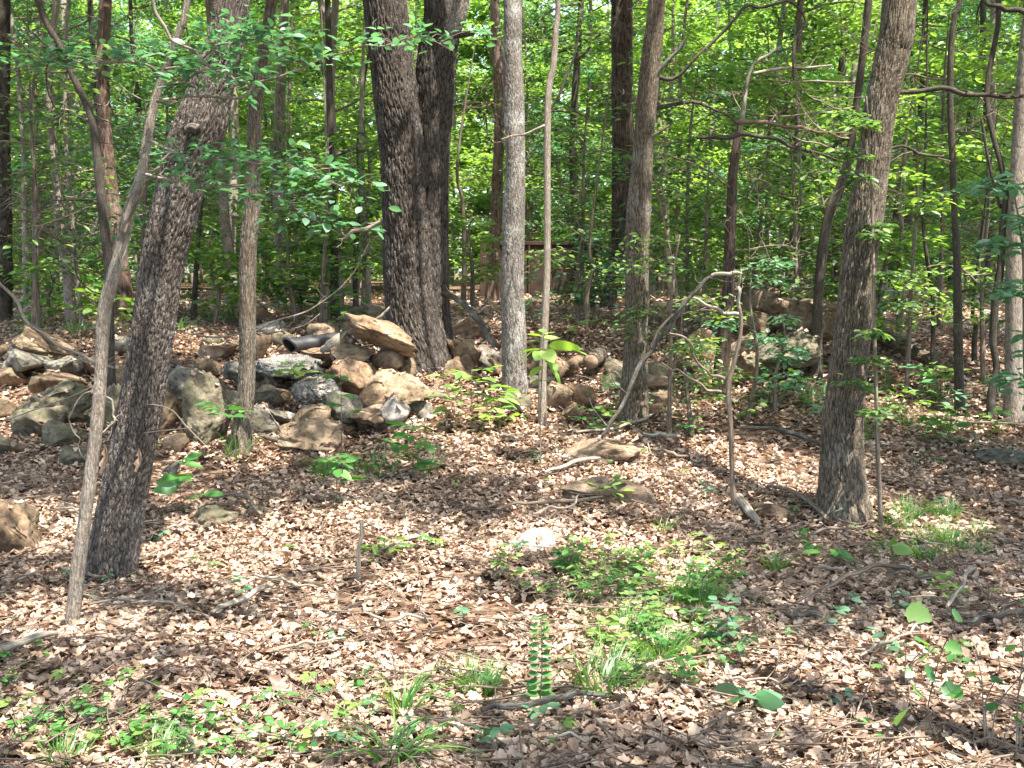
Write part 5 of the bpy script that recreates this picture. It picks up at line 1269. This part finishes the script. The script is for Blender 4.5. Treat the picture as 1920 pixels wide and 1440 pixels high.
for px, py in ((262, 1290), (300, 1300), (280, 1345), (330, 1360), (250, 1370), (600, 1310), (580, 1330), (20, 1300), (15, 1330), (30, 1350), (500, 1340), (530, 1330)): sp.append((px, py))
settle(cover, 'low oval leaved plant nearest the %s', 'low oval leaved plants in front', sp, .65, 1.1, words=['branching', 'sparse', 'taller', 'small yellow green'])
fern = [proto_m('leaf_bright_single', 16, .09, .034, .09), proto_m('leaf_bright_single', 12, .06, .034, .08), proto_m('leaf_green_single', 16, .11, .034, .08)]
sp = [(random.uniform(1040, 1380), 1045 + random.uniform(0, 90)) for k in range(48)] + [(random.gauss(1220, 90), random.uniform(1120, 1300)) for k in range(22)] + [(random.uniform(880, 1080), random.uniform(1040, 1140)) for k in range(7)]
settle(fern, 'light feathery seedling nearest the %s', 'feathery seedlings in the sunny patch', sp, words=['tall', 'flat', 'darker'])
mid_ = [proto_m('leaf_green_single', 8, .08, .05, .08), proto_m('leaf_bright_single', 8, .05, .045, .06), proto_m('leaf_blue_single', 8, .1, .05, .08)]
sp = [(random.uniform(640, 1120), random.uniform(1300, 1440)) for k in range(16)] + [(random.uniform(30, 1890), random.uniform(840, 1280)) for k in range(50)] + [(random.uniform(1420, 1880), random.uniform(1090, 1440)) for k in range(10)]
settle(mid_, 'tiny lone seedling nearest the %s', 'tiny seedlings scattered in the litter', sp, .5, 1.0, words=['mid green', 'yellow green', 'bluish'])
slope = [proto_m('leaf_green_single', 16, .25, .07, .2), proto_m('leaf_bright_single', 12, .18, .07, .18), proto_m('leaf_blue_single', 16, .3, .075, .2)]
sp = [(random.uniform(1400, 1900), random.uniform(705, 840)) for k in range(26)] + [(random.uniform(1050, 1400), random.uniform(700, 840)) for k in range(14)] + [(random.uniform(820, 1120), random.uniform(590, 640)) for k in range(5)]
settle(slope, 'knee high undergrowth plant nearest the %s', 'undergrowth plants on the right slope', sp, .5, 1.1, words=['mid green', 'yellow green', 'bluish'])
sp = [(random.uniform(-10, 660), random.uniform(556, 640)) for k in range(44)]
back = [proto_m('leaf_green_single', 20, .5, .1, .32), proto_m('leaf_bright_single', 16, .35, .1, .3), proto_m('leaf_green_single', 20, .7, .1, .35)]
settle(back, 'undergrowth behind left rocks nearest the %s', 'undergrowth plants behind the left pile', sp, .7, 1.2, words=['mid green', 'yellow green', 'tall'])
sp = [(random.choice([random.uniform(640, 840), random.uniform(1150, 1920), random.uniform(1150, 1920)]), random.uniform(546, 585)) for k in range(26)]
settle([copy_tree(back[0]), copy_tree(back[1]), copy_tree(back[2])], 'undergrowth beyond the ridge nearest the %s', 'undergrowth plants beyond the ridge', sp, .7, 1.2, words=['mid green', 'yellow green', 'tall'])

# grass tufts
def tuft(label, px, py, wpx, hpx, n, bw=.003, group=None, arch=.5, matname='grass'):
    arch *= 1.35; bw *= .8; hpx *= .85; wpx *= 1.2
    b = ground_at(px, py); k = mpp(py, b[1]); w = wpx * k * .55; h = hpx * k * 1.2 + .03; n = int(n * 1.3); bw *= 1.15
    bag = Bag(); t = np.linspace(0, 1, 6)
    for j in range(n):
        a = random.uniform(0, 6.28); q = math.sqrt(random.random()) * w * .5; x, y = math.cos(a) * q, math.sin(a) * q
        a2 = a + random.gauss(0, .7); l = h * random.uniform(.5, 1.15); out_ = arch * l * random.uniform(.3, 1.3)
        z0 = float(gz(b[0] + x, b[1] + y)) - b[2]
        cx = x + math.cos(a2) * out_ * t ** 1.7; cy_ = y + math.sin(a2) * out_ * t ** 1.7; cz = z0 - .01 + l * (t - .35 * arch * t ** 3)
        wd = bw * random.uniform(.7, 1.4) * (1 - t ** 2 * .95); sx, sy = -math.sin(a2 + .6), math.cos(a2 + .6)
        Vl = np.stack([cx - sx * wd, cy_ - sy * wd, cz], 1); Vr = np.stack([cx + sx * wd, cy_ + sy * wd, cz], 1)
        i = np.arange(5)
        bag.add(np.vstack([Vl, Vr]), np.stack([i, i + 6, i + 7, i + 1], 1), {'rnd': np.full(12, random.random())})
    o = link('grass_tuft', bag.mesh('grass_tuft', M[matname]), None, b)
    return tag(o, label, 'grass', group)
tuft('dense round tuft of fine grass in front of the sunny leaves', 893, 1306, 110, 62, 260, .0017)
tuft('broad bladed grass tuft left of the dense round tuft', 757, 1345, 60, 95, 26, .006, None, .6)
tuft('large arching broad bladed grass tuft at the very front', 735, 1438, 80, 110, 34, .006, None, .9)
tuft('spreading grass clump with long blades right of the paired leaf shoot', 1128, 1300, 130, 110, 70, .004, None, .8)
tuft('bright upright grass clump right of the long bladed clump', 1235, 1245, 110, 90, 90, .0035, None, .6)
tuft('fine grass tuft above the bright upright clump', 1180, 1185, 80, 60, 90, .002)
tuft('thick grass at the right end of the light green patch', 1300, 1140, 110, 70, 150, .0025)
tuft('short grass spikes beside the broad leaved seedling', 612, 900, 60, 60, 60, .003)
tuft('thin sunlit grass right of the broad leaved seedling', 705, 888, 130, 50, 90, .0025)
tuft('thin grass at the foot of the bushy seedling', 800, 890, 70, 45, 60, .0025)
tuft('broad grass blades at the foot of the dark narrow trunk', 446, 862, 60, 60, 30, .006, None, .5)
tuft('small upright grass tuft right of the light green patch', 1452, 1080, 50, 50, 60, .003)
tuft('grass tuft in the leafy ground cover below the grey stick', 300, 1436, 110, 60, 90, .0025)
tuft('grass tuft in the ground cover at the left corner', 120, 1436, 110, 55, 80, .0025)
tuft('dry grass tuft above the sunny patch right of the whitish stone', 1245, 1000, 40, 35, 40, .0025)
tuft('small broad leaved grass sprout at the upright pale stick', 668, 1290, 26, 48, 8, .005)
for k in range(46):
    gx_ = random.gauss(1215, 95); gy_ = random.uniform(1070, 1290)
    q = ground_at(gx_, gy_)
    tuft('thin soft grass nearest the %s' % beside(q[0], q[1]), gx_, gy_, 80, 34, 26, .0016, 'soft grass of the green strip', .9)
for k in range(18):
    tuft('short thin grass tuft in the grassy area right of the stout brown oak', random.uniform(1640, 1870), random.uniform(965, 1060), 70, 40, 55, .0022, 'grass tufts right of the stout oak')
for k in range(16):
    tuft('sparse grass tuft on the slope behind the stout brown oak', random.uniform(1400, 1880), random.uniform(680, 840), 60, 32, 34, .003, 'grass tufts on the right slope')
for k in range(14):
    tuft('sunlit grass tuft at the wood edge behind the left rock pile', random.uniform(0, 640), random.uniform(575, 640), 70, 34, 40, .005, 'grass tufts behind the left pile')

# leafy understorey saplings standing among and behind the rocks
def sapling(label, px, py, top_py, Y, lean_px, nsp, L, matname, spread_px=90, group=None, zlow=.25, stem='twig', r=None, T=OVAL, nl=14):
    b = ground_at(px, py) if Y is None else np.array([*at(px, py, Y)[:2], 0])
    b[2] = gz(b[0], b[1]); Yb = b[1]; k = mpp(600, Yb)
    top = at(px + lean_px, top_py, Yb)
    root = thing('leafy_sapling', label, 'sapling', tuple(b), group)
    r = r or 5 * k
    pth = [[0, 0, -.05, r], [*((top - b) * .4 + np.array([random.gauss(0, .04), random.gauss(0, .05), 0])), r * .75], [*((top - b) * .75 + np.array([random.gauss(0, .05), random.gauss(0, .05), 0])), r * .5], [*(top - b), r * .2]]
    V, F, A = tube(pth, 8, 40, None, .1, .06, seed=int(px)); link('stem', mesh('stem', V, F, M[stem], True, A), root)
    P = spline(pth, 40); cl = []
    for j in range(nsp):
        t = zlow + (1 - zlow) * (j + random.random()) / nsp; p = P[min(39, int(t * 39))][:3]; az = random.uniform(0, 6.28)
        l = spread_px * k * random.uniform(.5, 1.2); q = p + np.array([math.cos(az) * l, math.sin(az) * l * .8, l * random.uniform(-.1, .35)]); m_ = (p + q) / 2 + [0, 0, .1 * l]
        bag = Bag(); bag.add(*tube([[*p, r * .3], [*m_, r * .22], [*q, .0015]], 5, 10, None, 0, .05, cap=False)); link('branch', bag.mesh('branch', M['twig']), root)
        for u in (.45, .7, .95): cl.append(p * (1 - u) + q * u + [0, 0, .03])
    V, F, A = disc_leaves(np.array(cl), np.full(len(cl), spread_px * k * .4), int(nl * 1.4), L * 1.15, T, .32, .16)
    link('crown', mesh('crown', V, F, M[matname], False, A), root)
    return root
SAP = [
    ('airy tall sapling with layered sprays left of the reddish snag', 1315, 640, 300, 10.8, 15, 13, .07, 'leaf', 130),
    ('layered light green sapling right behind the reddish snag', 1425, 630, 330, 11.2, -5, 13, .075, 'leaf_bright', 130),
    ('spreading sapling reaching left out of the stout brown oak', 1560, 650, 320, 11.0, -30, 12, .075, 'leaf', 120),
    ('sapling with pale sprays in front of the dark straight pole tree', 600, 600, 260, 11.4, 15, 12, .075, 'leaf_bright', 120),
    ('sapling with pale sprays between the peeling cedar and the leaning oak', 262, 600, 180, 11.2, 10, 14, .075, 'leaf_blue', 120),
    ('airy sapling with flat leaf sprays in front of the rust brown bin', 1085, 640, 430, 11.5, 10, 8, .07, 'leaf', 100),
    ('sapling with blue green leaf tiers left of the brown leaning oak', 1120, 620, 480, 12.0, -10, 10, .07, 'leaf_blue', 110),
    ('leafy sapling before the brown leaning oak, sprays crossing its trunk', 1255, 770, 440, 8.2, 20, 9, .055, 'leaf', 110),
    ('low spreading sapling hung over the arched lichen branch', 1300, 760, 570, 8.3, -20, 5, .05, 'leaf_bright', 90),
    ('sapling with light green tiers in front of the reddish snag', 1400, 740, 500, 8.6, 10, 6, .055, 'leaf_blue', 90),
    ('leafy sapling in front of the great smooth brown boulder', 1455, 720, 590, 8.8, 10, 5, .06, 'leaf_blue', 60),
    ('tall sapling filling the gap left of the stout brown oak', 1500, 660, 240, 10.5, -20, 18, .08, 'leaf', 130),
    ('tall leafy sapling right behind the stout brown oak', 1700, 720, 180, 9.2, 15, 18, .075, 'leaf_bright', 120),
    ('leafy sapling between the slim mottled tree and the pale tan trunk', 1845, 700, 240, 9.6, 0, 18, .085, 'leaf', 130),
    ('sapling reaching out with large leaves at the right edge', 1935, 800, 330, 7.6, -40, 10, .1, 'leaf_blue', 110),
    ('small leafy sapling with sprays over the stout brown oak trunk', 1655, 930, 180, 6.3, -30, 12, .05, 'leaf', 60),
    ('bright sapling in the gap right of the double oak', 885, 580, 400, 14.5, 0, 6, .09, 'leaf_bright', 70),
    ('leafy sapling left of the double oak behind the tilted slab', 680, 590, 220, 12.2, 0, 14, .08, 'leaf', 110),
    ('broad leaved sapling behind the leaning oak and the dark narrow trunk', 400, 610, 430, 11.6, 0, 10, .09, 'leaf_bright', 90),
    ('leafy sapling between dark narrow trunk and light grey shaggy trunk', 560, 600, 350, 11.8, -10, 12, .085, 'leaf', 90),
    ('sapling with dark leaves behind the peeling cedar at left', 300, 600, 120, 13, 10, 16, .09, 'leaf', 130),
    ('leafy sapling at the left edge beside the blackish cedar', 60, 620, 60, 10.8, 20, 18, .08, 'leaf', 140),
    ('low leafy sapling behind the pale mottled trunk at left', 100, 620, 500, 12.2, 0, 9, .09, 'leaf_bright', 100),
    ('leafy sapling between the lichen trunk and the brown leaning oak', 1090, 640, 200, 12.8, 10, 16, .085, 'leaf', 130),
    ('thin leafy sapling against the dark cedar trunk', 1290, 620, 120, 11.6, 20, 16, .08, 'leaf', 120),
    ('leafy sapling behind the reddish snag', 1440, 600, 60, 12.6, 0, 18, .09, 'leaf_bright', 140),
    ('bright leafy sapling in the upper right corner', 1760, 640, 20, 11.5, 20, 20, .095, 'leaf_bright', 150),
    ('thin sapling rising left of the fallen log', 1660, 640, 420, 10.5, 5, 8, .07, 'leaf', 60),
]
for s_ in SAP: sapling(*s_)

# thin bare poles among the rocks
for k, (px, py, tp_, Yp, w, ln, lab) in enumerate([
        (1102, 640, 440, 11.4, 9, 5, 'thin dark pole between the curved limb and the brown leaning oak'), (1258, 690, 520, 9.8, 6, 8, 'thin bare pole right of the dark mossy boulder'),
        (1745, 730, 300, 9.6, 8, -10, 'thin grey pole left of the slim mottled tree'), (1682, 680, 330, 10.4, 9, 8, 'thin brown pole rising from the fallen log'),
        (1828, 690, 560, 10.2, 10, -3, 'short grey pole between slim mottled tree and dark crooked sapling'), (1690, 640, 400, 10.9, 5, 4, 'very thin dark pole behind the fallen log'),
        (606, 620, 300, 12.0, 7, 6, 'thin dark pole left of the dark straight pole tree'), (560, 606, 420, 12.8, 9, -6, 'thin brown pole behind the gravel concrete'),
        (75, 630, 330, 11.0, 9, -14, 'thin greyish pole left of the pale mottled trunk'), (362, 612, 300, 12.3, 10, 16, 'thin dark pole close behind the leaning oak'),
        (690, 585, 200, 12.9, 14, -12, 'dark pole of a tree just left of the double oak'), (668, 590, 250, 13.4, 10, 4, 'dark thin pole left of the double oak, second from it'),
        (868, 570, 300, 15, 9, -10, 'thin dark pole in the bright gap right of the double oak'), (1510, 640, 380, 11.2, 10, -8, 'dark thin pole behind the boulder pile, left of the slanting tree')]):
    p0 = at(px, py, Yp); z = float(gz(p0[0], p0[1])); p1 = at(px + ln, tp_, Yp); r = w * .5 * mpp(py, Yp)
    root = thing('bare_pole', lab, 'sapling', (p0[0], p0[1], z)); o0 = np.array(root.location)
    V, F, A = tube([[p0[0], p0[1], z - .1, r * 1.2], [p0[0] + .3 * (p1[0] - p0[0]) + random.gauss(0, .03), p0[1], z + .35 * (p1[2] - z), r], [*((p1 - p0) * .7 + p0 + [random.gauss(0, .04), 0, 0]), r * .8], [*p1, r * .6], [p1[0] + random.gauss(0, .2), p1[1], p1[2] + 1.8, .004]], 10, 50, None, .15, .07, seed=k)
    link('trunk', mesh('trunk', V - o0, F, M[random.choice(['dark_bark', 'twig', 'pale_bark'])], True, A), root)
    for j in range(4):
        TREES['tmp'] = dict(root=root, loc=o0); t = random.uniform(.35, .95)
        dead_bough('tmp', p0 * (1 - t) + p1 * t, random.uniform(.4, .9), random.uniform(0, 6.28), random.uniform(-.1, .4), 'twig', .004, 5, 900 + k * 10 + j)
